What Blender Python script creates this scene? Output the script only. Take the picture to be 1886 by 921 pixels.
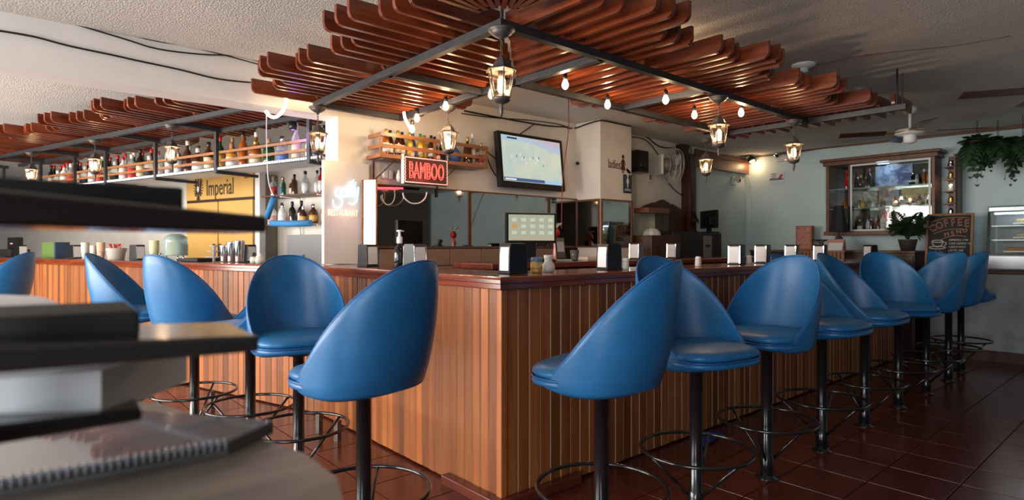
import bpy, bmesh, math, random
from mathutils import Vector, Matrix
random.seed(7)
for o in list(bpy.data.objects): bpy.data.objects.remove(o)
S = bpy.context.scene
C = S.collection
PI = math.pi
R = math.radians
# ------------------------------------------------------------------ camera
F_PX, HORIZON, EYE = 1100.0, 453.0, 1.225
TH = R(41.1); CT, ST = math.cos(TH), math.sin(TH)
CAM = Vector((-1.797, -2.135, EYE))
cd = bpy.data.cameras.new('camera'); cam = bpy.data.objects.new('camera', cd); C.objects.link(cam)
cam.location = CAM; cam.rotation_euler = (PI/2, 0, -TH)
cd.sensor_width = 36.0; cd.lens = 36.0*F_PX/1886; cd.shift_y = -(460.5-HORIZON)/1886
cd.clip_start = 0.02
cd.dof.use_dof = True; cd.dof.focus_distance = 3.4; cd.dof.aperture_fstop = 2.6
S.camera = cam
# ------------------------------------------------------------------ view and world
S.view_settings.view_transform = 'Standard'; S.view_settings.look = 'None'
S.view_settings.exposure = 0.0; S.view_settings.gamma = 1.0; S.view_settings.use_curve_mapping = False
w = bpy.data.worlds.new('World'); S.world = w; w.use_nodes = True
w.node_tree.nodes['Background'].inputs[0].default_value = (.62, .74, .9, 1)
w.node_tree.nodes['Background'].inputs[1].default_value = 0.35
# ------------------------------------------------------------------ daylight through the open street front, plus an added side fill
def area(name, loc, rot, sx, sy, energy, col):
    l = bpy.data.lights.new(name, 'AREA'); l.shape = 'RECTANGLE'; l.size = sx; l.size_y = sy; l.energy = energy; l.color = col
    o = bpy.data.objects.new(name, l); C.objects.link(o); o.location = loc; o.rotation_euler = rot; return o
area('daylight_street', (-5.35, 3.7, 1.40), (0, R(-90), 0), 2.1, 7.0, 820, (1, .95, .88))
area('side_fill', (-5.35, -3.2, 1.45), (0, R(-90), 0), 2.0, 2.6, 170, (.85, .93, 1))  # unseen fill added to brighten the right wall and ceiling
# ------------------------------------------------------------------ geometry of the place
YW, XW, ZC = 2.30, 6.70, 2.55          # bar back wall, right wall, ceiling
ANG = R(17); AD = Vector((-math.sin(ANG), math.cos(ANG), 0)); AN = Vector((math.cos(ANG), math.sin(ANG), 0))
BEND = Vector((0, 2.04, 0))
def AP(t, off=0, z=0): return BEND + AD*t + AN*off + Vector((0, 0, z))
def at(px, py, X=None, Y=None, Z=None, d=None, A=None):
    """point of the place seen at that spot of the photograph on a given plane"""
    r = (px-943)/F_PX; u = (HORIZON-py)/F_PX
    v = Vector((CT*r+ST, -ST*r+CT, u))
    if X is not None: d = (X-CAM.x)/v.x
    elif Y is not None: d = (Y-CAM.y)/v.y
    elif Z is not None: d = (Z-CAM.z)/v.z
    elif A is not None: d = (BEND+AN*A-CAM).dot(AN)/v.dot(AN)
    return CAM+v*d
# ------------------------------------------------------------------ helpers
ORD = ['first','second','third','fourth','fifth','sixth','seventh','eighth','ninth','tenth','eleventh','twelfth','thirteenth','fourteenth','fifteenth','sixteenth','seventeenth','eighteenth','nineteenth','twentieth']
TENS = {2:'twenty',3:'thirty',4:'forty',5:'fifty'}
def nth(i):
    i += 1
    if i <= 20: return ORD[i-1]
    t, u = divmod(i, 10)
    if u == 0: return {3:'thirtieth',4:'fortieth',5:'fiftieth'}[t]
    return TENS[t]+'-'+ORD[u-1]
def tag(o, label=None, cat=None, group=None, kind=None):
    if label: o['label'] = label
    if cat: o['category'] = cat
    if group: o['group'] = group
    if kind: o['kind'] = kind
    return o
def thing(name, label, cat, loc=(0,0,0), rz=0, group=None):
    o = bpy.data.objects.new(name, None); C.objects.link(o); o.empty_display_size = .05
    o.location = loc; o.rotation_euler = (0, 0, rz)
    return tag(o, label, cat, group)
def link(name, me, parent=None, loc=None, rot=None):
    o = bpy.data.objects.new(name, me); C.objects.link(o)
    if parent: o.parent = parent
    if loc is not None: o.location = loc
    if rot is not None: o.rotation_euler = rot
    return o
class MB:
    def __init__(s): s.v = []; s.f = []; s.sm = []
    def add(s, vs, fs, smooth=False):
        b = len(s.v); s.v += [tuple(v) for v in vs]
        for f in fs: s.f.append(tuple(i+b for i in f)); s.sm.append(smooth)
        return s
    def box(s, x0, x1, y0, y1, z0, z1, m=None):
        vs = [Vector(p) for p in ((x0,y0,z0),(x1,y0,z0),(x1,y1,z0),(x0,y1,z0),(x0,y0,z1),(x1,y0,z1),(x1,y1,z1),(x0,y1,z1))]
        if m is not None: vs = [m @ v for v in vs]
        return s.add(vs, [(3,2,1,0),(4,5,6,7),(0,1,5,4),(1,2,6,5),(2,3,7,6),(3,0,4,7)])
    def bbox(s, x0, x1, y0, y1, z0, z1, b=.004, m=None):
        """box with chamfered edges"""
        bm = bmesh.new()
        bmesh.ops.create_cube(bm, size=1)
        for v in bm.verts: v.co = Vector(((x0+x1)/2+v.co.x*(x1-x0), (y0+y1)/2+v.co.y*(y1-y0), (z0+z1)/2+v.co.z*(z1-z0)))
        bmesh.ops.bevel(bm, geom=list(bm.edges), offset=b, segments=2, affect='EDGES', profile=.6)
        vs = [v.co.copy() for v in bm.verts]
        if m is not None: vs = [m @ v for v in vs]
        bm.verts.index_update()
        fs = [tuple(v.index for v in f.verts) for f in bm.faces]; bm.free()
        return s.add(vs, fs)
    def beam(s, p0, p1, wx, wz, up=Vector((0,0,1))):
        p0, p1 = Vector(p0), Vector(p1); t = (p1-p0).normalized()
        side = t.cross(up)
        if side.length < 1e-4: side = t.cross(Vector((1,0,0)))
        side.normalize(); u = side.cross(t)
        vs = []
        for p in (p0, p1):
            for a, b in ((-1,-1),(1,-1),(1,1),(-1,1)): vs.append(p+side*a*wx/2+u*b*wz/2)
        return s.add(vs, [(3,2,1,0),(4,5,6,7),(0,1,5,4),(1,2,6,5),(2,3,7,6),(3,0,4,7)])
    def tube(s, pts, r, n=8, closed=False, cap=True):
        pts = [Vector(p) for p in pts]; m = len(pts); vs = []; fs = []
        prev = None
        for i, p in enumerate(pts):
            if closed: t = pts[(i+1) % m]-pts[i-1]
            else: t = pts[min(i+1, m-1)]-pts[max(i-1, 0)]
            t.normalize()
            if prev is None:
                a = Vector((0,0,1)) if abs(t.z) < .9 else Vector((1,0,0))
                u = t.cross(a).normalized()
            else:
                u = (prev-t*prev.dot(t)); u = u.normalized() if u.length > 1e-6 else t.orthogonal().normalized()
            prev = u; b = t.cross(u)
            rr = r[i] if isinstance(r, (list, tuple)) else r
            for k in range(n):
                a = 2*PI*k/n; vs.append(p+(u*math.cos(a)+b*math.sin(a))*rr)
        for i in range(m if closed else m-1):
            for k in range(n):
                a, b2 = i*n+k, i*n+(k+1) % n; c = ((i+1) % m)*n
                fs.append((a, b2, c+(k+1) % n, c+k))
        s.add(vs, fs, True)
        if cap and not closed:
            b = len(s.v)-len(vs)
            s.f.append(tuple(b+k for k in range(n))[::-1]); s.sm.append(False)
            s.f.append(tuple(b+(m-1)*n+k for k in range(n))); s.sm.append(False)
        return s
    def lathe(s, prof, n=16, c=(0,0,0), smooth=True, sx=1, sy=1, ph=0, m=None):
        c = Vector(c); vs = []; fs = []; k = len(prof)
        for r, z in prof:
            for i in range(n):
                a = 2*PI*i/n+ph; vs.append(Vector((c.x+r*sx*math.cos(a), c.y+r*sy*math.sin(a), c.z+z)))
        for j in range(k-1):
            for i in range(n):
                i2 = (i+1) % n; fs.append((j*n+i, j*n+i2, (j+1)*n+i2, (j+1)*n+i))
        if prof[0][0] > 1e-6: fs.append(tuple(range(n))[::-1])
        if prof[-1][0] > 1e-6: fs.append(tuple((k-1)*n+i for i in range(n)))
        if m is not None: vs = [m @ v for v in vs]
        return s.add(vs, fs, smooth)
    def prism(s, poly, z0, z1, m=None):
        n = len(poly); vs = [Vector((p[0], p[1], z0)) for p in poly]+[Vector((p[0], p[1], z1)) for p in poly]
        if m is not None: vs = [m @ v for v in vs]
        fs = [tuple(range(n))[::-1], tuple(range(n, 2*n))]+[(i, (i+1) % n, n+(i+1) % n, n+i) for i in range(n)]
        return s.add(vs, fs)
    def quad(s, a, b, c, d): return s.add([a, b, c, d], [(0,1,2,3)])
    def mesh(s, name, mat):
        me = bpy.data.meshes.new(name); me.from_pydata(s.v, [], s.f); me.update()
        me.polygons.foreach_set('use_smooth', s.sm)
        if mat: me.materials.append(mat)
        bm = bmesh.new(); bm.from_mesh(me); bmesh.ops.recalc_face_normals(bm, faces=bm.faces); bm.to_mesh(me); bm.free()
        return me
    def build(s, name, mat, parent=None, loc=None, rot=None): return link(name, s.mesh(name, mat), parent, loc, rot)
def one(name, mb, mat, label, cat, group=None, loc=None, rot=None, kind=None):
    return tag(mb.build(name, mat, None, loc, rot), label, cat, group, kind)
def struct(name, mb, mat, label=None, parent=None):
    o = mb.build(name, mat, parent)
    if not parent: o['kind'] = 'structure'
    if label: o['label'] = label
    return o
def dup(root, loc, rz, label, group=None):
    r = root.copy(); C.objects.link(r); r.location = loc; r.rotation_euler = (0, 0, rz); r['label'] = label
    if group: r['group'] = group
    def rec(src, dst):
        for ch in src.children:
            c = ch.copy(); C.objects.link(c); c.parent = dst
            if c.type == 'LIGHT': c.data = ch.data
            rec(ch, c)
    rec(root, r)
    return r
def frame_m(o, ex, ey, ez):
    m = Matrix.Identity(4)
    for i, e in enumerate((ex, ey, ez)):
        for k in range(3): m[k][i] = e[k]
    for k in range(3): m[k][3] = o[k]
    return m
def text_mesh(body, size, mat, depth=.002, outline=0.0, sx=1.0, align='CENTER', shear=0, space=1.0):
    cu = bpy.data.curves.new('t', 'FONT'); cu.body = body; cu.size = size; cu.align_x = align; cu.align_y = 'CENTER'; cu.shear = shear
    cu.space_character = space; cu.resolution_u = 3
    if outline: cu.fill_mode = 'NONE'; cu.bevel_depth = outline; cu.bevel_resolution = 1
    else: cu.extrude = depth
    o = bpy.data.objects.new('t', cu); C.objects.link(o)
    dg = bpy.context.evaluated_depsgraph_get()
    me = bpy.data.meshes.new_from_object(o.evaluated_get(dg)); bpy.data.objects.remove(o); bpy.data.curves.remove(cu)
    for v in me.vertices: v.co.x *= sx
    me.materials.clear(); me.materials.append(mat)
    return me
def put(o, p, right, up, parent=None):
    """stand a flat mesh (x right, y up) on a wall point"""
    right = Vector(right).normalized(); up = Vector(up).normalized(); n = right.cross(up)
    o.matrix_world = frame_m(Vector(p), right, up, n)
    return o
# ------------------------------------------------------------------ materials
def nm(name):
    m = bpy.data.materials.new(name); m.use_nodes = True; t = m.node_tree
    return m, t, t.nodes['Principled BSDF']
def mat(name, col, rough=.5, metal=0, noise=0, nscale=30, bump=0, bscale=60, emit=0, ecol=None, trans=0, coat=0, var=0, spec=.5, alpha=1):
    m, t, b = nm(name); N = t.nodes; L = t.links
    b.inputs['Base Color'].default_value = (*col, 1); b.inputs['Roughness'].default_value = rough; b.inputs['Metallic'].default_value = metal
    b.inputs['Specular IOR Level'].default_value = spec
    b.inputs['Transmission Weight'].default_value = trans; b.inputs['Coat Weight'].default_value = coat
    b.inputs['Alpha'].default_value = alpha
    if emit: b.inputs['Emission Color'].default_value = (*(ecol or col), 1); b.inputs['Emission Strength'].default_value = emit
    if noise or bump:
        tc = N.new('ShaderNodeTexCoord')
    if noise or var:
        hsv = N.new('ShaderNodeHueSaturation'); hsv.inputs['Color'].default_value = (*col, 1)
        add = N.new('ShaderNodeMath'); add.operation = 'ADD'; add.inputs[0].default_value = 1.0; add.inputs[1].default_value = 0
        if noise:
            n = N.new('ShaderNodeTexNoise'); n.inputs['Scale'].default_value = nscale; n.inputs['Detail'].default_value = 5
            L.new(tc.outputs['Object'], n.inputs['Vector'])
            mr = N.new('ShaderNodeMapRange'); mr.inputs['To Min'].default_value = 1-noise; mr.inputs['To Max'].default_value = 1+noise
            mr.inputs['From Min'].default_value = .3; mr.inputs['From Max'].default_value = .7
            L.new(n.outputs['Fac'], mr.inputs['Value']); L.new(mr.outputs['Result'], add.inputs[0])
        if var:
            oi = N.new('ShaderNodeObjectInfo'); mr2 = N.new('ShaderNodeMapRange'); mr2.inputs['To Min'].default_value = -var; mr2.inputs['To Max'].default_value = var
            L.new(oi.outputs['Random'], mr2.inputs['Value']); L.new(mr2.outputs['Result'], add.inputs[1])
        L.new(add.outputs[0], hsv.inputs['Value']); L.new(hsv.outputs['Color'], b.inputs['Base Color'])
    if bump:
        n2 = N.new('ShaderNodeTexNoise'); n2.inputs['Scale'].default_value = bscale; n2.inputs['Detail'].default_value = 3
        L.new(tc.outputs['Object'], n2.inputs['Vector'])
        bp = N.new('ShaderNodeBump'); bp.inputs['Strength'].default_value = bump; bp.inputs['Distance'].default_value = .01
        L.new(n2.outputs['Fac'], bp.inputs['Height']); L.new(bp.outputs['Normal'], b.inputs['Normal'])
    return m
def wood(name, c1, c2, rough=.4, stretch=(1,1,.08), scale=14, var=.25, coat=0, lo=.5, hi=.88):
    m, t, b = nm(name); N = t.nodes; L = t.links
    tc = N.new('ShaderNodeTexCoord'); oi = N.new('ShaderNodeObjectInfo')
    mp = N.new('ShaderNodeMapping'); mp.inputs['Scale'].default_value = stretch
    ad = N.new('ShaderNodeVectorMath'); ad.operation = 'MULTIPLY_ADD'; ad.inputs[1].default_value = (37, 53, 71)
    L.new(oi.outputs['Random'], ad.inputs[0]); L.new(tc.outputs['Object'], ad.inputs[2]); L.new(ad.outputs[0], mp.inputs['Vector'])
    n = N.new('ShaderNodeTexNoise'); n.inputs['Scale'].default_value = scale; n.inputs['Detail'].default_value = 8; n.inputs['Roughness'].default_value = .62; n.inputs['Distortion'].default_value = 1.2
    L.new(mp.outputs['Vector'], n.inputs['Vector'])
    n3 = N.new('ShaderNodeTexNoise'); n3.inputs['Scale'].default_value = scale*5; n3.inputs['Detail'].default_value = 4
    L.new(mp.outputs['Vector'], n3.inputs['Vector'])
    mx = N.new('ShaderNodeMath'); mx.operation = 'MULTIPLY_ADD'; mx.inputs[1].default_value = .35; L.new(n3.outputs['Fac'], mx.inputs[0]); L.new(n.outputs['Fac'], mx.inputs[2])
    cr = N.new('ShaderNodeValToRGB'); cr.color_ramp.elements[0].position = lo; cr.color_ramp.elements[1].position = hi
    cr.color_ramp.elements[0].color = (*c1, 1); cr.color_ramp.elements[1].color = (*c2, 1)
    L.new(mx.outputs[0], cr.inputs['Fac'])
    hsv = N.new('ShaderNodeHueSaturation'); mr = N.new('ShaderNodeMapRange'); mr.inputs['To Min'].default_value = 1-var; mr.inputs['To Max'].default_value = 1+var
    L.new(oi.outputs['Random'], mr.inputs['Value']); L.new(mr.outputs['Result'], hsv.inputs['Value']); L.new(cr.outputs['Color'], hsv.inputs['Color'])
    L.new(hsv.outputs['Color'], b.inputs['Base Color'])
    b.inputs['Roughness'].default_value = rough; b.inputs['Coat Weight'].default_value = coat; b.inputs['Coat Roughness'].default_value = .15
    bp = N.new('ShaderNodeBump'); bp.inputs['Strength'].default_value = .12; bp.inputs['Distance'].default_value = .004
    L.new(n3.outputs['Fac'], bp.inputs['Height']); L.new(bp.outputs['Normal'], b.inputs['Normal'])
    return m
def glass(name, col=(1,1,1), tr=.85, rough=.03):
    m, t, b = nm(name); N = t.nodes; L = t.links
    g = N.new('ShaderNodeBsdfGlossy'); g.inputs['Roughness'].default_value = rough
    tp = N.new('ShaderNodeBsdfTransparent'); tp.inputs[0].default_value = (*col, 1)
    mx = N.new('ShaderNodeMixShader'); fr = N.new('ShaderNodeFresnel'); fr.inputs[0].default_value = 1.35
    ma = N.new('ShaderNodeMath'); ma.operation = 'ADD'; ma.inputs[1].default_value = max(0, .9-tr); ma.use_clamp = True
    L.new(fr.outputs[0], ma.inputs[0]); L.new(ma.outputs[0], mx.inputs[0])
    L.new(tp.outputs[0], mx.inputs[1]); L.new(g.outputs[0], mx.inputs[2]); L.new(mx.outputs[0], t.nodes['Material Output'].inputs['Surface'])
    return m
def emis(name, col, st):
    m, t, b = nm(name)
    b.inputs['Base Color'].default_value = (*col, 1); b.inputs['Emission Color'].default_value = (*col, 1); b.inputs['Emission Strength'].default_value = st
    return m
M = {}
M['plank'] = wood('teak_plank', (.47,.152,.040), (.15,.034,.010), .40, (1,1,.06), 7, .45, lo=.40, hi=1.0)
M['worn'] = mat('worn_plank_edge', (.42,.2,.085), .6)
M['top'] = wood('varnished_top', (.27,.05,.016), (.09,.016,.007), .22, (.12,.12,1), 18, .12, coat=.5)
M['slat'] = wood('mahogany_slat', (.235,.05,.015), (.09,.017,.006), .33, (.08,1,1), 18, .22, coat=.25)
M['dwood'] = wood('dark_wood', (.085,.026,.012), (.03,.010,.006), .4, (1,1,.1), 14, .15)
M['mwood'] = wood('brown_wood', (.2,.075,.03), (.085,.03,.013), .42, (.1,1,1), 14, .15)
M['rail'] = wood('orange_rail', (.36,.15,.055), (.2,.075,.03), .4, (.1,1,1), 20, .1)
M['dark_table'] = wood('weathered_table', (.26,.22,.18), (.09,.075,.062), .4, (.1,1,1), 10, .0)
M['steel'] = mat('black_steel', (.009,.0095,.011), .22, 0, noise=.25, nscale=9, coat=.5)
M['frame'] = mat('painted_steel_frame', (.032,.032,.036), .5, .1, noise=.25, nscale=20)
M['iron'] = mat('antique_iron', (.11,.09,.08), .45, .4, noise=.3, nscale=40)
M['vinyl'] = mat('blue_vinyl', (.015,.14,.345), .38, 0, noise=.08, nscale=14, bump=.06, bscale=220)
M['piping'] = mat('blue_piping', (.015,.1,.3), .35)
M['tile'] = mat('red_tile', (.115,.024,.013), .2, 0, noise=.22, nscale=7, bump=.03, bscale=25, var=.12)
M['grout'] = mat('grout', (.03,.014,.012), .9, spec=.1)
M['ceil'] = mat('popcorn_plaster', (.68,.665,.63), .95, 0, noise=.16, nscale=150, bump=1.0, bscale=95)
M['wall'] = mat('cream_wall', (.80,.745,.68), .75, 0, noise=.06, nscale=4, bump=.06, bscale=30)
M['beam'] = mat('white_beam', (.8,.78,.755), .7, 0, noise=.04, nscale=5, bump=.05, bscale=25)
M['pale'] = mat('pale_blue_wall', (.62,.76,.78), .7, 0, noise=.05, nscale=3, bump=.04, bscale=30)
M['tanb'] = mat('tan_block', (.3,.2,.15), .7, 0, noise=.1, nscale=9, var=.07, bump=.1, bscale=40)
M['dullwall'] = mat('umber_wall', (.13,.11,.095), .85, noise=.1, nscale=4)
M['mirror'] = mat('mirror', (.44,.42,.39), .03, 1, noise=.05, nscale=5)
M['white'] = mat('white_plastic', (.78,.78,.77), .4)
M['paper'] = mat('white_paper', (.82,.82,.83), .8)
M['cream'] = mat('cream_plastic', (.7,.65,.58), .4)
M['black'] = mat('black_plastic', (.012,.012,.013), .3)
M['dull'] = mat('matt_black', (.014,.013,.013), .7)
M['chrome'] = mat('chrome', (.75,.75,.76), .12, 1)
M['grey'] = mat('grey_paint', (.3,.31,.33), .45)
M['concrete'] = mat('grey_counter', (.33,.34,.35), .6, noise=.2, nscale=5)
M['cable'] = mat('black_cable', (.012,.011,.011), .5)
M['wcable'] = mat('white_cable', (.75,.75,.74), .5)
M['rope'] = mat('red_cord', (.25,.04,.03), .5)
M['lglass'] = glass('lantern_glass', (1,.95,.88), .86)
M['pane'] = glass('clear_pane', (.92,.96,.96), .88)
def glow(name, col, st):
    m, t, b = nm(name); N = t.nodes; L = t.links; t.nodes.remove(b)
    e = N.new('ShaderNodeEmission'); e.inputs[0].default_value = (*col, 1); e.inputs[1].default_value = st
    tp = N.new('ShaderNodeBsdfTransparent'); ad = N.new('ShaderNodeAddShader')
    L.new(e.outputs[0], ad.inputs[0]); L.new(tp.outputs[0], ad.inputs[1]); L.new(ad.outputs[0], t.nodes['Material Output'].inputs['Surface'])
    return m
M['bulb'] = glow('warm_bulb', (1,.62,.28), 3.0)
M['bulb2'] = glow('bright_bulb', (1,.72,.4), 2.4)
M['led'] = emis('led_dot', (.72,.84,1), 9)
M['ropelight'] = emis('rope_light', (1,.78,.5), 7)
M['yellow'] = mat('beer_yellow', (.72,.42,.12), .45, noise=.05, nscale=3)
M['leaf'] = mat('fern_leaf', (.022,.06,.022), .55, noise=.4, nscale=30, var=.2)
M['leaf2'] = mat('palm_leaf', (.02,.045,.016), .5, noise=.3, nscale=20)
M['foam'] = mat('blue_foam', (.03,.19,.42), .7)
def lamp(parent, loc, energy, col, rad=.03):
    l = bpy.data.lights.new('bulb_light', 'POINT'); l.energy = energy; l.color = col; l.shadow_soft_size = rad
    o = bpy.data.objects.new('bulb_light', l); C.objects.link(o); o.parent = parent; o.location = loc; return o
M['top'] = wood('varnished_bar_top', (.27,.05,.016), (.09,.016,.007), .2, (.07,1,1), 16, .12, coat=.5)
def local(name, mb, mt, parent, org, ang):
    """mesh given in place coordinates, stored in a frame turned by ang about org (so the grain runs along it)"""
    m = Matrix.Translation(Vector(org)) @ Matrix.Rotation(ang, 4, 'Z'); inv = m.inverted()
    mb.v = [tuple(inv @ Vector(v)) for v in mb.v]
    o = mb.build(name, mt, parent); o.location = org; o.rotation_euler = (0, 0, ang); return o
# ================================================================== SETTING
fl = struct('floor', MB().box(-7.2, 7, -6.4, 15, -.06, -.006), M['grout'])
T = .33; tm = MB().bbox(-T/2+.003, T/2-.003, -T/2+.003, T/2-.003, -.02, 0, .0012).mesh('tile', M['tile'])
cells = []
for i in range(-15, 21):
    for j in range(-15, 20):
        x, y = (i+.5)*T-.02, (j+.5)*T-.02
        rel = Vector((x, y, 0))-CAM; d = ST*rel.x+CT*rel.y; r = CT*rel.x-ST*rel.y
        inbar = (x > .2 and y > .2) and not x > 5.75
        if inbar: continue
        if d > .9 and abs(r/d) < .92 and F_PX*EYE/d < 520: cells.append((d, x, y))
        elif -4.5 < x < 6.6 and -4.5 < y < 6: cells.append((d+100 if d > 0 else 200-d, x, y))
cells.sort()
for d, x, y in cells[:290]: link('tile', tm, fl, (x, y, 0))
rest = MB()
for d, x, y in cells[290:]: rest.box(x-T/2+.003, x+T/2-.003, y-T/2+.003, y+T/2-.003, -.02, 0)
o = rest.build('tile_field', M['tile'], fl); o['kind'] = 'stuff'
struct('ceiling', MB().box(-7.2, 7, -6.4, 15, ZC, ZC+.1), M['ceil'])
w = MB(); w.box(.257, .62, YW, YW+.23, 1.085, ZC); w.box(.62, 3.45, YW, YW+.23, 0, ZC); w.box(4.08, XW, YW, YW+.23, 0, ZC)
arch = [(3.45, ZC), (3.45, 2.02)]+[(3.765-.315*math.cos(a), 2.02+.14*math.sin(a)) for a in [PI*k/10 for k in range(1, 10)]]+[(4.08, 2.02), (4.08, ZC)]
w.prism(arch, 0, .23, frame_m((0, YW+.23, 0), (1,0,0), (0,0,1), (0,-1,0)))
struct('wall_back', w, M['wall'], 'cream plastered wall behind the bar')
struct('wall_passage', MB().box(3.2, 5.0, 3.4, 3.5, 0, ZC), M['pale'], 'pale wall seen through the arched passage')
struct('wall_alcove', MB().box(5.27, XW, YW-.02, YW, 0, ZC-.0), M['pale'], 'pale painted wall section beside the wooden post')
struct('wall_right', MB().box(XW, XW+.15, -6.4, YW+.3, 0, ZC), M['pale'], 'pale blue wall with the display cabinet')
m = Matrix.Translation(AP(0, 1.95)) @ Matrix.Rotation(ANG, 4, 'Z')
struct('wall_left', MB().box(0, .1, .3, 13.2, 0, ZC, m), M['wall'], 'cream wall behind the fridge and lower bottle shelves')
struct('trim_1', MB().box(-5.1, .257, YW, YW+.23, 2.24, ZC), M['beam'], 'wide white ceiling beam')
# the two columns
struct('wall_column', MB().box(3.0, 3.52, 1.96, YW, 1.74, ZC).box(3.0, 3.52, 1.96, YW, 0, 1.74), M['wall'], 'cream square column right of the television')
struct('wall_panel', MB().box(.125, .50, YW-.045, YW, 1.085, 1.885), M['beam'], 'white boxed lower part of the pillar with neon sign')
# street front: posts, sill and window grid
w = MB(); w.box(-5.3, -5.1, -6.4, 15, 0, .4); w.box(-5.3, -5.1, -6.4, 15, 2.4, ZC); w.box(-5.3, -5.1, -6.4, -4.6, .4, 2.4); w.box(-5.3, -5.1, -1.8, -.1, .4, 2.4); w.box(-5.3, -5.1, 7.4, 15, .4, 2.4)
for y in (1.7, 3.6, 5.5): w.box(-5.3, -5.1, y-.06, y+.06, .4, 2.4)
struct('wall_street', w, M['dullwall'])
g = MB()
for k in range(15):
    y = .15+k*.48; g.box(-5.22, -5.19, y-.01, y+.01, .4, 2.4)
for z in (1.1, 1.7): g.box(-5.22, -5.19, -.1, 7.4, z-.01, z+.01)
struct('window_1', g, M['frame'])
w = MB(); w.box(-5.3, 7, -6.4, -6.2, 0, ZC)
struct('wall_front', w, M['dullwall'])
# ceiling trims
struct('trim_2', MB().beam(at(1386, 283, X=XW-.02), (XW-.02, -4.5, ZC-.055), .045, .075), M['mwood'], 'brown wooden trim along the top of the pale wall')
struct('trim_3', MB().box(5.28, XW-.03, YW-.05, YW-.02, ZC-.10, ZC-.03), M['mwood'], 'brown wooden trim above the lintel board')
p = at(1268, 300, Y=YW-.06)
struct('trim_4', MB().bbox(p.x-.075, p.x+.075, YW-.13, YW, 0, ZC-.13, .006), M['dwood'], 'dark wooden post beside the wall fan')
zt, zb = at(1320, 292, Y=YW-.05).z, at(1320, 313, Y=YW-.05).z
struct('trim_5', MB().bbox(p.x+.075, XW-.04, YW-.08, YW-.02, zb, zt, .006), M['mwood'], 'brown wooden lintel board right of the post')
# mirrors
mz0, mz1 = 1.21, 1.735
def mirror_panel(lab, x0, x1):
    t = thing('wall_mirror', lab, 'mirror', ((x0+x1)/2, YW-.012, mz0))
    h = (x1-x0)/2; H = mz1-mz0
    MB().box(-h+.012, h-.012, -.006, .006, .012, H-.012).build('pane', M['mirror'], t)
    MB().box(-h, -h+.012, -.012, .01, 0, H).box(h-.012, h, -.012, .01, 0, H).box(-h+.012, h-.012, -.012, .01, 0, .012).box(-h+.012, h-.012, -.012, .01, H-.012, H).build('frame', M['mwood'], t)
xs = [at(x, 400, Y=YW).x for x in (690, 862)]
mirror_panel('wide dark wall mirror under the red neon sign', xs[0], xs[1])
x3 = at(1008, 400, Y=YW).x
mirror_panel('wide dark wall mirror under the television', xs[1]+.01, x3)
mirror_panel('narrow wall mirror between monitor and column', x3+.01, 2.99)
xa, xb = at(662, 400, Y=YW-.05).x, at(687, 400, Y=YW-.05).x
t = thing('wall_mirror', 'narrow bright mirror strip beside the blue script neon', 'mirror', ((xa+xb)/2, YW-.115, mz0-.02))
h = .062; H = .56; t.rotation_euler = (0, 0, R(-58))
MB().box(-h, h, -.008, 0, 0, H).build('pane', M['mirror'], t)
MB().tube([(-h,-.01,0), (-h,-.01,H), (h,-.01,H), (h,-.01,0)], .008, 6, True).build('frame', M['rail'], t)
def col_mirror(lab, org, rz, wd):
    t = thing('wall_mirror', lab, 'mirror', org, rz)
    MB().box(.015, wd-.015, -.012, -.002, .012, mz1-mz0-.03).build('pane', M['mirror'], t)
    fr = MB(); H = mz1-mz0-.015
    fr.box(0, .018, -.02, -.001, 0, H).box(wd-.018, wd, -.02, -.001, 0, H).box(.018, wd-.018, -.02, -.001, 0, .015).box(.018, wd-.018, -.02, -.001, H-.018, H)
    fr.build('frame', M['mwood'], t)
col_mirror('wooden framed mirror on the side of the square column', (3.0, YW, mz0), R(-90), .335)
col_mirror('wooden framed mirror on the front of the square column', (3.002, 1.96, mz0), 0, .515)
# tan block wall below the mirrors
bw = struct('wall_backsplash', MB().box(.58, 3.0, YW-.02, YW-.001, .5, mz0-.005), M['grout'], 'tan block courses below the mirrors')
blk = MB().bbox(-.172, .172, -.012, .012, -.072, .072, .004).mesh('block', M['tanb'])
for r_ in range(5):
    z = mz0-.085-r_*.15; x = .6+.175+(.175 if r_ % 2 else 0)
    while x < 2.85: link('block', blk, bw, (x, YW-.028, z)); x += .352
# ================================================================== BAR
def offs(o):
    nb = Vector((1,0,0)); bend = BEND+(nb+AN)*(o/(1+nb.dot(AN)))
    return [Vector((5.72, o, 0)), Vector((o, o, 0)), bend, AP(6.6, o)]
bar = thing('bar_counter', 'long bent bar counter clad in upright teak planks', 'bar counter', (0, 0, 0))
a, b = offs(.03), offs(.40); body = MB()
for i in range(3): body.prism([a[i], a[i+1], b[i+1], b[i]], 0.0, 1.0)
body.build('carcass', M['dull'], bar)
def plank_mesh(wd, h=1.0):
    g = .006; pr = [(-wd/2+.001, 0), (-wd/2+.001, .010), (-wd/2+g, .018), (wd/2-g, .018), (wd/2-.001, .010), (wd/2-.001, 0)]
    me = MB().prism(pr, .012, h+.02).mesh('plank', M['plank']); me.materials.append(M['worn'])
    for p_ in me.polygons:
        if abs(p_.normal.x) > .3 and abs(p_.normal.y) > .3: p_.material_index = 1
    return me
def run(p0, p1, wd, nrm):
    L = (p1-p0).length; n = int(round(L/wd)); wd = L/n; t = (p1-p0)/L
    ang = math.atan2(nrm.y, nrm.x)-PI/2
    for i in range(n):
        me = PM[(wd, i % 3)] if (wd, i % 3) in PM else PM.setdefault((wd, i % 3), plank_mesh(wd))
        c = p0+t*wd*(i+.5)+nrm*(.003*((i*7) % 3-1)*.5)
        link('plank', me, bar, (c.x, c.y, 0), (0, 0, ang))
PM = {}
q = offs(.018)
run(Vector((.03, .018, 0)), Vector((5.70, .018, 0)), .0725, Vector((0,-1,0)))
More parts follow.
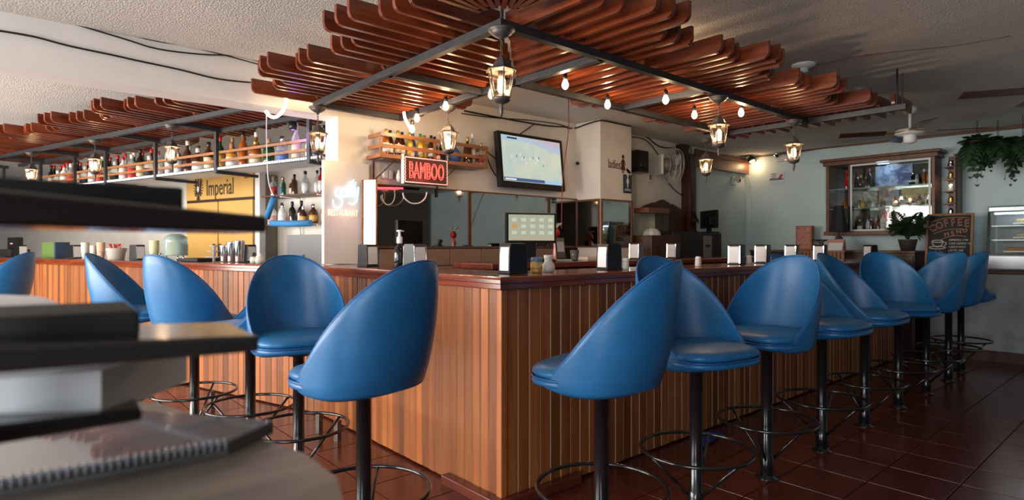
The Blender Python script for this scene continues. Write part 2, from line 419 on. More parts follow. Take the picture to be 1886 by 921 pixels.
run(Vector((.018, .03, 0)), q[2], .0655, Vector((-1,0,0)))
run(q[2], AP(6.5, .018), .07, -AN)
MB().bbox(-.006, .032, -.006, .032, .0, 1.02, .006).build('corner_post', M['plank'], bar)
MB().bbox(q[2].x-.02, q[2].x+.016, q[2].y-.02, q[2].y+.02, 0, 1.02, .005).build('corner_post', M['plank'], bar)
MB().bbox(5.70, 5.74, .0, .45, 0, 1.02, .004).build('end_panel', M['dwood'], bar)
kerb = one('corner_kerb', MB().bbox(-.055, -.004, -.05, .42, .0, .05, .006).bbox(-.004, .5, -.05, -.004, 0, .05, .006), M['tile'], 'low red tiled kerb around the foot of the bar corner', 'kerb')
top = thing('bar_worktop', 'varnished red wood bar top with rounded nosing', 'bar top', (0, 0, 1.02))
top.location = (0, 0, 0)
segs = [((0,0,0), 0), ((0,0,0), PI/2), (tuple(BEND), PI/2+ANG)]
a, b = offs(-.028), offs(.44); n0, n1, n2 = offs(-.042), offs(-.012), offs(-.03)
for i, (org, ang) in enumerate(segs):
    local('surface', MB().prism([a[i], a[i+1], b[i+1], b[i]], 1.046, 1.08), M['top'], top, org, ang)
    c = [n0[i], n0[i+1]]
    nose = MB(); prof = [(-.028, 1.082), (-.038, 1.078), (-.043, 1.068), (-.043, 1.052), (-.036, 1.048), (-.036, 1.026), (-.03, 1.022), (.0, 1.022), (.0, 1.046), (-.02, 1.082)]
    P0 = []; P1 = []
    for o_, z in prof:
        pts = offs(o_); P0.append(Vector((pts[i].x, pts[i].y, z))); P1.append(Vector((pts[i+1].x, pts[i+1].y, z)))
    n = len(prof)
    nose.add(P0+P1, [tuple(range(n)), tuple(range(n, 2*n))[::-1]]+[(k, (k+1) % n, n+(k+1) % n, n+k) for k in range(n)])
    local('nosing', nose, M['top'], top, org, ang)
# inner work counter
inn = thing('work_counter', 'dark red wood work counter inside the bar', 'counter', (0, 0, 0))
local('worktop', MB().bbox(.86, 5.2, 1.12, 1.6, 1.055, 1.10, .008), M['top'], inn, (0, 0, 0), 0)
MB().box(.92, 5.15, 1.18, 1.55, .06, 1.055).build('body', M['dwood'], inn)
# tile rest stubs on the floor beside the bar
for i, (px, py) in enumerate(((588, 797), (622, 812), (390, 752), (268, 706))):
    p = at(px, py, Z=.0)
    one('floor_stub', MB().box(-.016, .016, -.016, .016, 0, .13), M['iron'], 'short grey metal stub on the floor, %s from the bar corner' % nth(i), 'stub', 'floor stubs at the foot of the bar', (p.x, p.y, 0), (0, 0, .3))
# ================================================================== STOOLS
def stool_meshes():
    """bucket shell, flat two-layer seat and rim piping; +x is the back"""
    W, XF, XB = .228, -.24, .225
    def plan(phi, k=1.0):
        n = 3.6 if math.cos(phi) < 0 else 2.1
        c, s_ = math.cos(phi), math.sin(phi); q_ = 1/((abs(c)**n+abs(s_)**n)**(1/n))
        wf = W*(1-.06*max(0, -c))
        return c*q_*k*(XB if c > 0 else -XF), s_*q_*k*wf
    NP = 56; HM, H0 = .475, .042; rings = []; rim_pts = []
    for i in range(NP):
        phi = 2*PI*i/NP; px, py = plan(phi); u = (px-XF)/(XB-XF)
        g = min(1, max(0, (u-.13)/.87)); h = H0+(HM-H0)*(.55*g**1.8+.45*g*g*(3-2*g)); fr_ = 1-.07*min(1, max(0, (.35-u)/.2))
        bk = u**1.5
        prof = [(0, .012), (.35, .010), (.66, .010), (.86, .014), (.97, .026), (1.0, H0-.004)]
        # the bowl hangs a little lower towards the back
        prof = [(a_*(1-.10*bk*(1-z/.05 if z < .05 else 0)*(a_ > .5)), z-.018*math.sin(PI*min(1,u))*(1 if z < .045 else 0)) for a_, z in prof]
        K0 = len(prof)
        for j in range(1, 9):
            f = j/8; z = H0+(h-H0)*f; zz = z-H0
            prof.append((1.0+.32*(zz/.42)*u+.06*math.sin(min(1, zz/.42)*PI), z))
        tk = .075
        inner = []
        for j in range(8, 0, -1):
            a_, z = prof[K0-1+j]; inner.append((a_-tk*(1-.3*j/8), z-(.003 if j == 8 else 0)))
        inner += [(.90, H0-.008), (.6, H0-.012), (0, H0-.012)]
        rim = [(prof[-1][0]-tk*.2, prof[-1][1]+.007), (prof[-1][0]-tk*.5, prof[-1][1]+.007)]
        full = prof+rim+inner
        def pos(a_, z):
            x, y = plan(phi, a_*fr_); ty = 1-.2*max(0, (z-H0)/(HM-H0))**1.4
            return Vector((x, y*ty, z))
        rings.append([pos(a_, z) for a_, z in full])
        rim_pts.append(pos(prof[-1][0]-tk*.35, prof[-1][1]+.008))
    K = len(rings[0]); vs = [v for r_ in rings for v in r_]; fs = []
    for i in range(NP):
        i2 = (i+1) % NP
        for j in range(K-1): fs.append((i*K+j, i2*K+j, i2*K+j+1, i*K+j+1))
    def clean(name, vs, fs):
        me = bpy.data.meshes.new(name); me.from_pydata([tuple(v) for v in vs], [], fs); me.polygons.foreach_set('use_smooth', [True]*len(fs))
        bm = bmesh.new(); bm.from_mesh(me); bmesh.ops.remove_doubles(bm, verts=bm.verts, dist=1e-5); bmesh.ops.recalc_face_normals(bm, faces=bm.faces); bm.to_mesh(me); bm.free()
        me.materials.append(M['vinyl']); return me
    me = clean('backrest_shell', vs, fs)
    def pad(prof, name):
        vs, fs = [], []
        for i in range(NP):
            phi = 2*PI*i/NP
            for a_, z in prof:
                f = a_*(1.03 if math.cos(phi) < -.3 else 1.0); x, y = plan(phi, f); vs.append(Vector((x, y, z)))
        K = len(prof)
        for i in range(NP):
            i2 = (i+1) % NP
            for j in range(K-1): fs.append((i*K+j, i2*K+j, i2*K+j+1, i*K+j+1))
        return clean(name, vs, fs)
    cme = pad([(0,.052),(.88,.052),(.94,.056),(.965,.066),(.96,.077),(.92,.087),(.8,.096),(.5,.104),(0,.108)], 'seat_cushion')
    bme = pad([(0,.022),(.9,.022),(.965,.027),(.975,.037),(.965,.048),(.9,.053),(0,.053)], 'seat_base')
    pts = [Vector((*plan(2*PI*i/NP, .968*(1.03 if math.cos(2*PI*i/NP) < -.3 else 1)), .052)) for i in range(NP)]
    pme = MB().tube(pts, .0045, 6, True).mesh('piping', M['piping'])
    rme = MB().tube(rim_pts, .004, 6, True).mesh('rim_piping', M['piping'])
    return me, cme, bme, pme, rme
SH, CU, SBM, PIP, RIM = stool_meshes()
SEAT = .69
POLE = MB().lathe([(.034,0),(.034,.12),(.0285,.125),(.0285,SEAT-.02),(.06,SEAT-.018),(.06,SEAT+.003)], 16).mesh('pole', M['steel'])
RING = MB().tube([(.245*math.cos(2*PI*k/40), .245*math.sin(2*PI*k/40), .31) for k in range(40)], .0085, 8, True).mesh('foot_ring', M['steel'])
STRUT = MB().tube([(.238,0,.308), (.03,0,.10)], .0075, 6).mesh('strut', M['steel'])
BASE = MB().lathe([(.058,0),(.058,.006),(.036,.014),(.036,.02)], 16).mesh('floor_flange', M['steel'])
def stool(p, psi, label, ringrot=0):
    t = thing('bar_stool', label, 'bar stool', p, 0, 'blue bucket bar stools along the bar')
    wa = R(psi)-TH
    sh = link('backrest_shell', SH, t, (0, 0, SEAT), (0, 0, wa))
    cu = link('seat_cushion', CU, t, (0, 0, SEAT), (0, 0, wa)); link('piping', PIP, cu); link('seat_base', SBM, t, (0, 0, SEAT), (0, 0, wa)); link('rim_piping', RIM, sh)
    link('pole', POLE, t); link('floor_flange', BASE, t)
    rg = link('foot_ring', RING, t, None, (0, 0, ringrot))
    for k in range(3): link('strut', STRUT, t, None, (0, 0, ringrot+k*2*PI/3))
    return t
RS = [(-.05,-.65,-30), (.60,-.65,120), (1.293,-.641,34), (1.952,-.66,126), (2.68,-.65,130), (3.40,-.645,88), (4.05,-.66,5), (4.75,-.655,-12), (5.35,-.62,185)]
RL = ['large blue bar stool first right of the bar corner, back turned right',
      'blue bar stool second right of the bar corner, seat facing the aisle',
      'blue bar stool third right of the bar corner, inner backrest lit',
      'blue bar stool fourth right of the bar corner, half hidden behind the third',
      'blue bar stool fifth right of the bar corner, only its seat showing',
      'blue bar stool sixth right of the bar corner, open side towards the camera',
      'blue bar stool seventh right of the bar corner, dark and turned sideways',
      'blue bar stool eighth right of the bar corner, tall backrest before the menu board',
      'blue bar stool farthest right of the bar corner, seat tip pointing right']
for (x, y, ps), lb in zip(RS, RL): stool((x, y, 0), ps, lb, random.uniform(0, 2))
LS = [(-.745,-.085,-30), (-.62,.86,120), (-.67,1.45,25), (-.83,2.02,-112), (-1.02,2.88,196)]
LL = ['blue bar stool nearest the camera left of the bar corner, back turned right',
      'blue bar stool second left of the bar corner, open side towards the camera',
      'blue bar stool third left of the bar corner, backrest hidden behind the second',
      'blue bar stool fourth left of the bar corner, seen from behind',
      'blue bar stool fifth left of the bar corner, in side view']
for (x, y, ps), lb in zip(LS, LL): stool((x, y, 0), ps, lb, random.uniform(0, 2))
p = at(-14, 560, d=5.0)
stool((p.x, p.y, 0), 10, 'blue bar stool cut off by the left edge of the view')
# ================================================================== SLATTED CANOPIES
ZB = 2.26
SLM = {}
def slat_mesh(L):
    k = round(L, 2)
    if k not in SLM:
        r_ = .038; h = .098; pts = [(0, h), (0, r_)]
        pts += [(r_-r_*math.cos(a), r_-r_*math.sin(a)) for a in (PI/8, PI/4, 3*PI/8)]+[(r_, 0), (k-r_, 0)]
        pts += [(k-r_+r_*math.sin(a), r_-r_*math.cos(a)) for a in (PI/8, PI/4, 3*PI/8)]+[(k, r_), (k, h)]
        SLM[k] = MB().prism(pts, -.012, .012, frame_m((0,0,0), (1,0,0), (0,0,1), (0,-1,0))).mesh('slat', M['slat'])
    return SLM[k]
OUT = [.50,.52,.51,.36,.39,.39,.41,.41,.43]
INN = [.83,.92,.95,.80,.82,.80,.72,.87,.87]
can = thing('slatted_canopy', 'red-brown slatted wooden canopy hung above the bar corner', 'canopy', (0, 0, ZB-.02))
can2 = thing('slatted_canopy', 'red-brown slatted wooden canopy beyond the white beam', 'canopy', (0, 0, 2.31))
def slat(parent, x, y, ang, L, dz=0): link('slat', slat_mesh(L), parent, (x, y, .042+dz), (0, 0, ang))
def pattern(end):
    out = []; base_ = [.13,.24,.35,.46,.57,.68,.78,.88,.98,1.095,1.21,1.31,1.41,1.5,1.6,1.7,1.77,1.86,1.94,2.045,2.15,2.25,2.34,2.43,2.53,2.62,2.74,2.84,2.94,3.05,3.14,3.22]
    kind_ = 'mmmlllsss-mmmlllsss-mmmlllssslll'
    inn_ = {'l': .93, 's': .80, 'm': .76, '-': .86}; o_ = {'l': .545, 's': .37, 'm': .42, '-': .02}
    return [(x, o_[k]+.012*(i % 3), inn_[k]+.03*(i % 3)) for i, (x, k) in enumerate(zip(base_, kind_)) if x < end]
for x, o_, n_ in pattern(3.3):                       # arm along the right side of the bar
    if x < n_: n_ = x-.02
    slat(can, x, -o_, PI/2, o_+max(.03, n_))
for y, o_, n_ in pattern(2.2):                       # arm along the left side
    if y < n_: n_ = y-.04
    slat(can, -o_, y, 0, o_+max(.03, n_))
for k in range(11):                                  # fan at the corner
    a = PI+(PI/2)*(k)/10; L = (.56, .63, .66, .58, .60)[k % 5]; r0 = .10+.03*(k % 2)
    slat(can, r0*math.cos(a)+.0, r0*math.sin(a)+.0, a, L)
for k in range(17):                                  # return at the far end
    y = -.62+.1*k; x0 = 3.36 if y < -.5 or y > .95 else 3.34
    slat(can, x0, y, 0, (.42,.36,.5,.44)[k % 4])
def bar_(parent, p0, p1, nm='frame_bar', w_=.042): MB().beam(p0, p1, w_, .04).build(nm, M['frame'], parent)
bar_(can, (-.02,0,.02), (3.32,0,.02)); bar_(can, (0,-.02,.02), (0,2.12,.02))
bar_(can, (.7,.7,.02), (3.32,.7,.02)); bar_(can, (.7,.7,.02), (.7,2.12,.02))
bar_(can, (3.32,-.72,.02), (3.32,1.0,.02))
for x in (.72, 1.78): bar_(can, (x,0,.02), (x,.7,.02))
for y in (1.04, 2.10): bar_(can, (0,y,.02), (.7,y,.02))
hr = MB()
for x, y in ((.02,.02),(1.0,0),(2.05,0),(3.1,0),(0,1.06),(0,2.0),(.7,1.5),(.7,2.08),(1.5,.7),(2.6,.7),(3.32,-.66),(3.32,.95)):
    MB().tube([(x,y,.04),(x,y,ZC-ZB+.02)], .007, 6).build('hanger_rod', M['frame'], can)
# left canopy, parallel to the bent part of the bar
for rep in range(3):
    for x, o_, n_ in pattern(2.1):
        t_ = .5+x+rep*2.0; p = AP(t_, -o_)
        if t_ < 6.5: slat(can2, p.x, p.y, ANG, o_+n_-.1)
bar_(can2, AP(.52,0,.02), AP(6.6,0,.02)); bar_(can2, AP(.52,.45,.02), AP(6.6,.45,.02))
TP = [(at(px, 300, A=.43)-BEND).dot(AD) for px in (575, 404, 292, 200, 143, 80, 12)]
for t_ in TP: bar_(can2, AP(t_,0,.02), AP(t_,.45,.02), 'cross_bar')
for t_ in TP[1::2]:
    for o_ in (0, .45): MB().tube([AP(t_,o_,.04), AP(t_,o_,ZC-2.31)], .007, 6).build('hanger_rod', M['frame'], can2)
# ================================================================== LANTERNS AND BULBS
def make_lantern(label):
    t = thing('lantern', label, 'lantern', (0,0,0), 0, 'iron lanterns hanging from the canopies')
    MB().lathe([(.062,0),(.064,-.008),(.05,-.014),(.052,-.02),(.03,-.036),(.012,-.044),(.006,-.055)], 18).build('ceiling_rose', M['iron'], t)
    ch = MB()
    for k in range(4):
        c = Vector((0,0,-.062-k*.019)); ax = Vector((1,0,0)) if k % 2 else Vector((0,1,0))
        ch.tube([c+ax*.006*math.cos(a)+Vector((0,0,.013*math.sin(a))) for a in [2*PI*j/8 for j in range(8)]], .0018, 5, True)
    ch.build('chain', M['iron'], t)
    z0 = -.135
    MB().lathe([(.004,z0+.012),(.012,z0+.004),(.02,z0),(.036,z0-.018),(.046,z0-.036),(.05,z0-.045),(.077,z0-.058),(.078,z0-.063),(.064,z0-.064)], 6, smooth=False).build('roof', M['iron'], t)
    zt, zb, rt, rb = z0-.062, z0-.185, .064, .043
    fr = MB()
    for k in range(6):
        a = PI/3*k; fr.tube([(rt*math.cos(a),rt*math.sin(a),zt),(rb*math.cos(a),rb*math.sin(a),zb)], .0032, 5)
    for r_, z in ((rt,zt),(rb,zb)): fr.tube([(r_*math.cos(PI/3*k),r_*math.sin(PI/3*k),z) for k in range(6)], .0034, 5, True)
    fr.build('frame', M['iron'], t)
    for k in range(6):
        a, b = PI/3*k, PI/3*(k+1)
        MB().quad((rt*.97*math.cos(a),rt*.97*math.sin(a),zt),(rt*.97*math.cos(b),rt*.97*math.sin(b),zt),(rb*.97*math.cos(b),rb*.97*math.sin(b),zb),(rb*.97*math.cos(a),rb*.97*math.sin(a),zb)).build('glass_pane', M['lglass'], t)
    MB().lathe([(.044,zb),(.046,zb-.006),(.036,zb-.02),(.02,zb-.026),(.012,zb-.03),(.008,zb-.04),(.014,zb-.048),(.008,zb-.056),(.009,zb-.07),(.002,zb-.092)], 10).build('finial', M['iron'], t)
    MB().lathe([(.016,zt-.004),(.016,zt-.03)], 10).build('socket', M['iron'], t)
    MB().lathe([(.01,zt-.03),(.019,zt-.04),(.019,zt-.088),(.012,zt-.1),(.002,zt-.104)], 12).build('bulb', M['bulb'], t)
    lamp(t, (0,0,zt-.065), 4.5, (1,.66,.36), .012)
    return t
lan = make_lantern('iron hexagonal lantern at the canopy corner, largest of all')
lan.location = (.0, .0, ZB-.022)
q1 = [((1.93,0), 'iron lantern under the middle of the right canopy bar'), ((3.08,0), 'iron lantern at the right end of the canopy, before the cabinet'),
      ((3.32,.93), 'small iron lantern before the wooden post and wall fan'), ((.7,1.43), 'iron lantern hanging before the small bottle shelf'),
      ((0,2.08), 'iron lantern at the left end of the corner canopy, before the pillar')]
for (x, y), lb in q1: dup(lan, (x, y, ZB-.022), .3, lb)
for px, lb in ((317, 'iron lantern before the long bottle shelf, right of the first steel post'), (175, 'lit iron lantern before the long bottle shelf, middle of the left canopy'), (58, 'far lit iron lantern at the left edge of the left canopy')):
    t_ = (at(px, 280, A=0)-BEND).dot(AD); p = AP(t_, 0, 2.308); dup(lan, p, .2, lb)
def make_bulb(label):
    t = thing('string_bulb', label, 'light bulb', (0,0,0), 0, 'bare filament bulbs on the string light')
    MB().lathe([(.0,.066),(.012,.064),(.015,.05),(.015,.03),(.012,.028)], 10).build('socket', M['black'], t)
    MB().lathe([(.011,.03),(.014,.02),(.021,.002),(.022,-.008),(.018,-.022),(.008,-.032),(.001,-.034)], 14).build('glass_bulb', M['bulb2'], t)
    MB().tube([(0,0,.064),(.006,.0,.09),(0,.004,.12)], .003, 5).build('cord', M['cable'], t)
    lamp(t, (0,0,-.008), 2.6, (1,.68,.38), .012)
    return t
bl = [(1041,155,'left end of the right canopy underside'),(1119,192,'left of the square column'),(1226,183,'among slats above the square column'),(1279,211,'above the wall fan'),(1365,207,'farthest right under the slats'),
      (905,173,'just left of the corner lantern'),(821,195,'above the lantern by the bottle shelf'),(768,217,'above the red neon sign shelf'),(759,237,'lowest of the string, before the shelf rail')]
b0 = make_bulb('bare glowing bulb at the '+bl[0][2]); b0.location = at(1041,155,Z=2.21)
for px, py, lb in bl[1:]: dup(b0, at(px, py, Z=2.21 if py < 230 else 2.14), 0, 'bare glowing bulb '+lb)
# string cable along the inner bars
pts = [Vector((.72,2.0,2.335)), Vector((.7,1.4,2.33)), Vector((.62,.95,2.332)), at(905,163,Z=2.31), Vector((.75,.5,2.33)), at(1041,147,Z=2.315), Vector((1.3,.66,2.325)), at(1119,186,Z=2.32), at(1226,176,Z=2.32), at(1279,204,Z=2.315), at(1365,201,Z=2.315)]
one('string_light_cable', MB().tube(pts, .003, 5), M['cable'], 'thin black string light cable under the corner canopy', 'cable')
# ================================================================== WIRES ON BEAM AND WALLS
def wire(pts, lab, r_=.006, mt='cable', cat='cable', name='wall_cable', grp=None):
    out = []
    for i in range(len(pts)-1):
        a, b = Vector(pts[i]), Vector(pts[i+1])
        p_, n_ = Vector(pts[max(i-1,0)]), Vector(pts[min(i+2,len(pts)-1)])
        for k in range(4):
            u = k/4; out.append(.5*((2*a)+(b-p_)*u+(2*p_-5*a+4*b-n_)*u*u+(3*a-p_-3*b+n_)*u**3))
    out.append(Vector(pts[-1]))
    return one(name, MB().tube(out, r_, 6), M[mt], lab, cat, grp)
BY = YW-.012
def W(lst, Y=BY): return [at(x, y, Y=Y) for x, y in lst]
wire(W([(-30,52),(60,67),(125,84),(210,102),(250,111),(330,128),(400,145),(462,152)]), 'lowest black cable along the white beam')
wire(W([(-30,0),(60,22),(130,42),(230,72),(290,90),(370,100),(440,104),(510,122)]), 'middle black cable sagging along the white beam', .005)
wire(W([(0,-2),(90,16),(170,40),(260,65),(330,78),(420,98),(500,118)]), 'upper black cable of the white beam', .005)
wire(W([(30,-6),(110,20),(180,44),(270,72),(350,86),(430,106),(495,124)], BY-.004), 'thin black cable twisting over the upper beam cable', .004)
wire(W([(855,204),(900,213),(960,224),(1010,232),(1048,234)]), 'black cable bundle above the television', .008)
wire(W([(850,209),(910,217),(970,221),(1030,229),(1048,238)]), 'second black cable crossing above the television', .005)
wire(W([(958,247),(985,228)]), 'short black cable rising from the television top', .005)
wire([at(1048,236,Y=YW-.015), at(1060,236,X=2.985), at(1085,227,X=2.985), at(1107,222,Y=1.945), at(1135,227,Y=1.945), at(1162,233,Y=1.945)], 'black cables wrapping the top of the square column', .008)
wire(W([(895,280),(905,310),(918,330)]), 'black cable from bottle shelf to television', .005)
wire(W([(893,276),(910,290),(921,300)]), 'upper black cable between bottle shelf and television', .004)
wire(W([(1164,246),(1190,252),(1215,270),(1245,272),(1256,266)], YW-.03), 'black cable sagging above the loudspeaker', .008)
wire(W([(1164,252),(1185,256),(1200,268),(1214,288)], YW-.03), 'black cable dropping to the wall fan', .006)
wire(W([(1222,315),(1228,332),(1245,352),(1258,360)], YW-.03), 'black cable hanging below the wall fan', .006)
wire([at(1264+9*math.cos(a), 278+11*math.sin(a), Y=YW-.16) for a in [k*PI/5 for k in range(12)]], 'coil of black cable at the top of the wooden post', .007)
wire(W([(1270,290),(1273,340),(1278,372),(1274,388),(1283,400),(1287,412)], YW-.14), 'black cables hanging beside the wooden post', .007)
wire([at(1047,150,Y=.75), at(1047,190,Y=1.0), at(1047,240,Y=1.5), at(1041,290,Y=1.8), at(1036,340,Y=1.7), at(1034,420,Y=1.6)], 'thin red cord hanging right of the television', .004, 'rope', 'cord', 'hanging_cable')
wire([at(1384,290,X=XW-.03), at(1440,284,X=XW-.045), at(1520,272,X=XW-.05), at(1600,257,X=XW-.05), at(1700,243,X=XW-.05)], 'brown cable sagging along the trim of the pale wall', .01, 'mwood')
wire([at(1370,312,Y=YW-.04), at(1383,340,X=XW-.02), at(1384,400,X=XW-.02), at(1384,414,X=XW-.02)], 'thin grey conduit down the corner of the pale wall', .008, 'wcable', 'conduit')
# rope light and white hose by the beam
rl = [at(x, y, Y=YW-.1) for x, y in ((489,204),(496,213),(506,216),(516,210),(524,198),(528,182))]
wire(rl, 'short glowing rope light dangling below the beam', .012, 'ropelight', 'rope light', 'rope_light')
rl = [at(x, y, Y=1.85) for x, y in ((744,206),(746,218),(752,230),(758,238))]
wire(rl, 'short glowing rope light above the small bottle shelf', .010, 'ropelight', 'rope light', 'rope_light')
# ================================================================== BOTTLES
PROF = {
 'wine': [(.0,0),(.036,.0),(.037,.01),(.037,.185),(.03,.208),(.016,.232),(.0135,.245),(.0135,.30)],
 'spirit': [(.0,0),(.040,.0),(.041,.01),(.041,.165),(.034,.19),(.017,.208),(.015,.22),(.015,.265)],
 'stout': [(.0,0),(.048,.0),(.05,.012),(.05,.125),(.042,.155),(.02,.178),(.016,.19),(.016,.22)],
 'slim': [(.0,0),(.03,.0),(.031,.01),(.031,.2),(.024,.225),(.013,.25),(.0125,.31)],
 'beer': [(.0,0),(.029,.0),(.03,.008),(.03,.135),(.024,.16),(.0135,.185),(.012,.228)],
 'round': [(.0,0),(.042,.0),(.058,.02),(.066,.06),(.06,.105),(.036,.14),(.017,.155),(.015,.165),(.015,.205)],
}
BODY = {'wine':(.03,.15), 'spirit':(.03,.13), 'stout':(.025,.10), 'slim':(.04,.16), 'beer':(.03,.11), 'round':(.045,.08)}
def bglass(n, c, tr=0): return mat('bottle_'+n, c, .06, 0, trans=tr, spec=.6, coat=.3)
GL = {'green': bglass('green', (.01,.07,.02)), 'dark green': bglass('dgreen', (.008,.025,.012)), 'amber': bglass('amber', (.35,.09,.01)), 'brown': bglass('brown', (.07,.022,.008)),
      'clear': bglass('clear', (.8,.84,.84), .75), 'white': bglass('white', (.72,.72,.7)), 'golden': bglass('gold', (.6,.3,.04)), 'red': bglass('red', (.4,.012,.012)),
      'black': bglass('black', (.01,.01,.012)), 'blue': bglass('blue', (.03,.11,.35)), 'pale blue': bglass('pblue', (.35,.55,.65)), 'yellow': bglass('yellow', (.7,.45,.03))}
CAPM = {'red': mat('cap_red', (.5,.02,.015), .35), 'black': M['black'], 'white': M['white'], 'gold': mat('cap_gold', (.6,.38,.1), .3, .8), 'silver': M['chrome'], 'green': mat('cap_green', (.02,.2,.05), .35), 'cork': mat('cap_cork', (.42,.24,.12), .6), 'blue': mat('cap_blue', (.05,.15,.5), .4)}
LABM = {'white': M['paper'], 'cream': mat('lab_cream', (.75,.66,.48), .7), 'red': mat('lab_red', (.55,.05,.04), .6), 'blue': mat('lab_blue', (.1,.22,.55), .6), 'black': mat('lab_black', (.02,.02,.02), .6), 'gold': mat('lab_gold', (.65,.42,.12), .5), 'pink': mat('lab_pink', (.7,.35,.3), .6)}
BM = {}
def bmesh_part(key, fn):
    if key not in BM: BM[key] = fn()
    return BM[key]
def bottle(p, kind, gl, cap, lab, label, group, sc=1.0, rz=0, parts=True):
    p = Vector(p)
    b = link('bottle', bmesh_part((kind, gl), lambda: MB().lathe(PROF[kind], 14).mesh('bottle', GL[gl])), None, p, (0,0,rz))
    b.scale = (sc,)*3
    tag(b, label, 'bottle', group)
    r_, z = PROF[kind][-1]
    if cap: link('cap', bmesh_part((kind, 'c', cap), lambda: MB().lathe([(r_+.002,z-.03),(r_+.003,z-.028),(r_+.003,z+.008),(r_-.002,z+.012),(0,z+.012)], 12).mesh('cap', CAPM[cap])), b)
    if lab:
        z0, z1 = BODY[kind]
        def lm():
            if kind == 'round': return MB().lathe([(.0645,z0),(.067,.06),(.0655,z1)], 14).mesh('label', LABM[lab])
            rr = PROF[kind][2][0]+.0008; return MB().lathe([(rr,z0),(rr,z1)], 14).mesh('label', LABM[lab])
        link('paper_label', bmesh_part((kind, 'l', lab), lm), b)
    return b
KW = {'wine':'wine-shaped','spirit':'straight spirit','stout':'squat','slim':'slim tall','beer':'beer-size','round':'round'}
# ---- long hanging shelf over the left part of the bar
SZ = 1.965
sh = thing('bottle_shelf', 'long hanging bottle shelf with glowing edge under the left canopy', 'shelf', AP(0,.42,SZ), ANG)
def sl(mb, nm_, mt, k=None):
    o = mb.build(nm_, M[mt], sh)
    if k: o['kind'] = k
    return o
t0, t1 = .47, 6.4
# local frame: x = inward, y = along the bar
sl(MB().box(0, .30, t0, t1, -.02, 0), 'board', 'white')
sl(MB().box(-.012, 0, t0, t1, -.022, .012), 'edge_channel', 'frame')
led = MB()
y = t0+.02
while y < 5.6: led.box(-.016, -.0125, y-.007, y+.007, -.012, .004); y += .032
sl(led, 'led_strip', 'led', 'stuff')
for z in (.07, .15): sl(MB().box(-.01, .004, t0, t1, z-.012, z+.012), 'rail', 'rail')
sl(MB().box(.285, .30, t0, t1, .21, .25), 'back_rail', 'frame')
for t_ in TP:
    sl(MB().box(-.035, -.005, t_-.018, t_+.018, -.045, 2.33-SZ), 'post', 'frame')
    sl(MB().box(-.03, .42, t_-.016, t_+.016, -.05, -.022), 'bracket', 'frame')
rnd = random.Random(3)
seq = [('spirit','brown','black','white'),('spirit','clear','white','white'),('spirit','clear','white','white'),('wine','black','black','white'),('wine','clear','white','cream'),('spirit','golden','white','gold'),('stout','clear','silver','blue'),('stout','clear','cork','pink'),('stout','green','cork',None),('stout','golden','cork',None),
       ('stout','amber','gold','cream'),('wine','amber','white',None),('wine','amber','black',None),('wine','green','black','white'),('stout','golden','cork','white'),('wine','amber','cork','white'),('wine','green','red','gold'),('stout','brown','white','cream'),('spirit','brown','black','cream'),('stout','clear','white','white'),
       ('stout','brown','white','white'),('spirit','clear','silver','pink'),('wine','brown','white',None),('spirit','clear','white','blue'),('wine','brown','white','white'),('spirit','brown','white','red'),('slim','white','white','white'),('slim','white','white','white'),('spirit','clear','red','white'),('stout','clear','white','white')]
alt = [('wine','black','black','cream'),('wine','dark green','red','white'),('spirit','clear','white','red'),('wine','green','white','red'),('spirit','white','red','white'),('slim','clear','red','white'),('stout','clear','white','black'),('wine','brown','red','cream')]
y = t0+.075; i = 0
while y < 5.9:
    k, g_, c_, l_ = seq[i] if i < len(seq) else alt[i % len(alt)]
    p = AP(y, .42+.09+.07*(i % 2), SZ+.0005)
    bottle(p, k, g_, c_, l_, '%s %s bottle, %s from the pillar on the long hanging shelf' % (g_, KW[k], nth(i)), 'bottles on the long hanging shelf', rnd.uniform(.98, 1.1), rnd.uniform(0, 3))
    y += rnd.uniform(.088, .098); i += 1
# ---- wall shelves below it
def wall_shelf(lab, py, seq_, gname, x0=482, x1=612, off=1.62):
    a, b = at(x0, py, A=off), at(x1, py, A=off); z = at(545, py, A=off).z
    ta, tb = (a-BEND).dot(AD), (b-BEND).dot(AD)
    s_ = thing('wall_shelf', lab, 'shelf', AP(0, off, z), ANG)
    MB().box(0, .30, tb, ta, -.016, 0).build('board', M['mwood'], s_)
    for t_ in (tb+.25, ta-.35): MB().tube([(.0,t_,-.02),(.28,t_,-.022),(.3,t_,-.16)], .008, 6).build('bracket', M['white'], s_)
    n = len(seq_); 
    for i, (px, k, g_, c_, l_, sc) in enumerate(seq_):
        t_ = (at(px, py, A=off+.1)-BEND).dot(AD)
        bottle(AP(t_, off+.08+.06*(i % 2), z+.0005), k, g_, c_, l_, '%s %s bottle, %s from the left on the %s' % (g_, KW[k], nth(i), gname), 'bottles on the '+gname, sc*.88)
wall_shelf('upper brown wall shelf left of the neon pillar', 357, [(506,'spirit','clear','cork','red',1.0),(516,'spirit','clear','silver','blue',1.0),(525,'wine','green','red',None,.8),(534,'stout','brown','cork','cream',1.0),(545,'spirit','brown','black',None,1.0),(556,'slim','clear','silver',None,1.0),(565,'spirit','clear','black','white',1.1),(579,'wine','clear','black','white',1.0),(594,'wine','red','black','white',1.05),(604,'slim','red','white',None,.9)], 'upper wall shelf')
wall_shelf('lower wall shelf left of the neon pillar', 412, [(504,'stout','white','silver','pink',1.25),(514,'spirit','white','silver','white',1.1),(523,'stout','white','silver','white',1.2),(534,'stout','white','silver','red',1.2),(541,'spirit','black','black',None,1.1),(550,'spirit','black','black','white',1.15),(561,'stout','brown','white','gold',1.0),(571,'stout','brown','black',None,1.1),(580,'stout','brown','silver','gold',1.1),(589,'slim','golden','gold',None,.85),(600,'spirit','red','red','pink',1.0)], 'lower wall shelf')
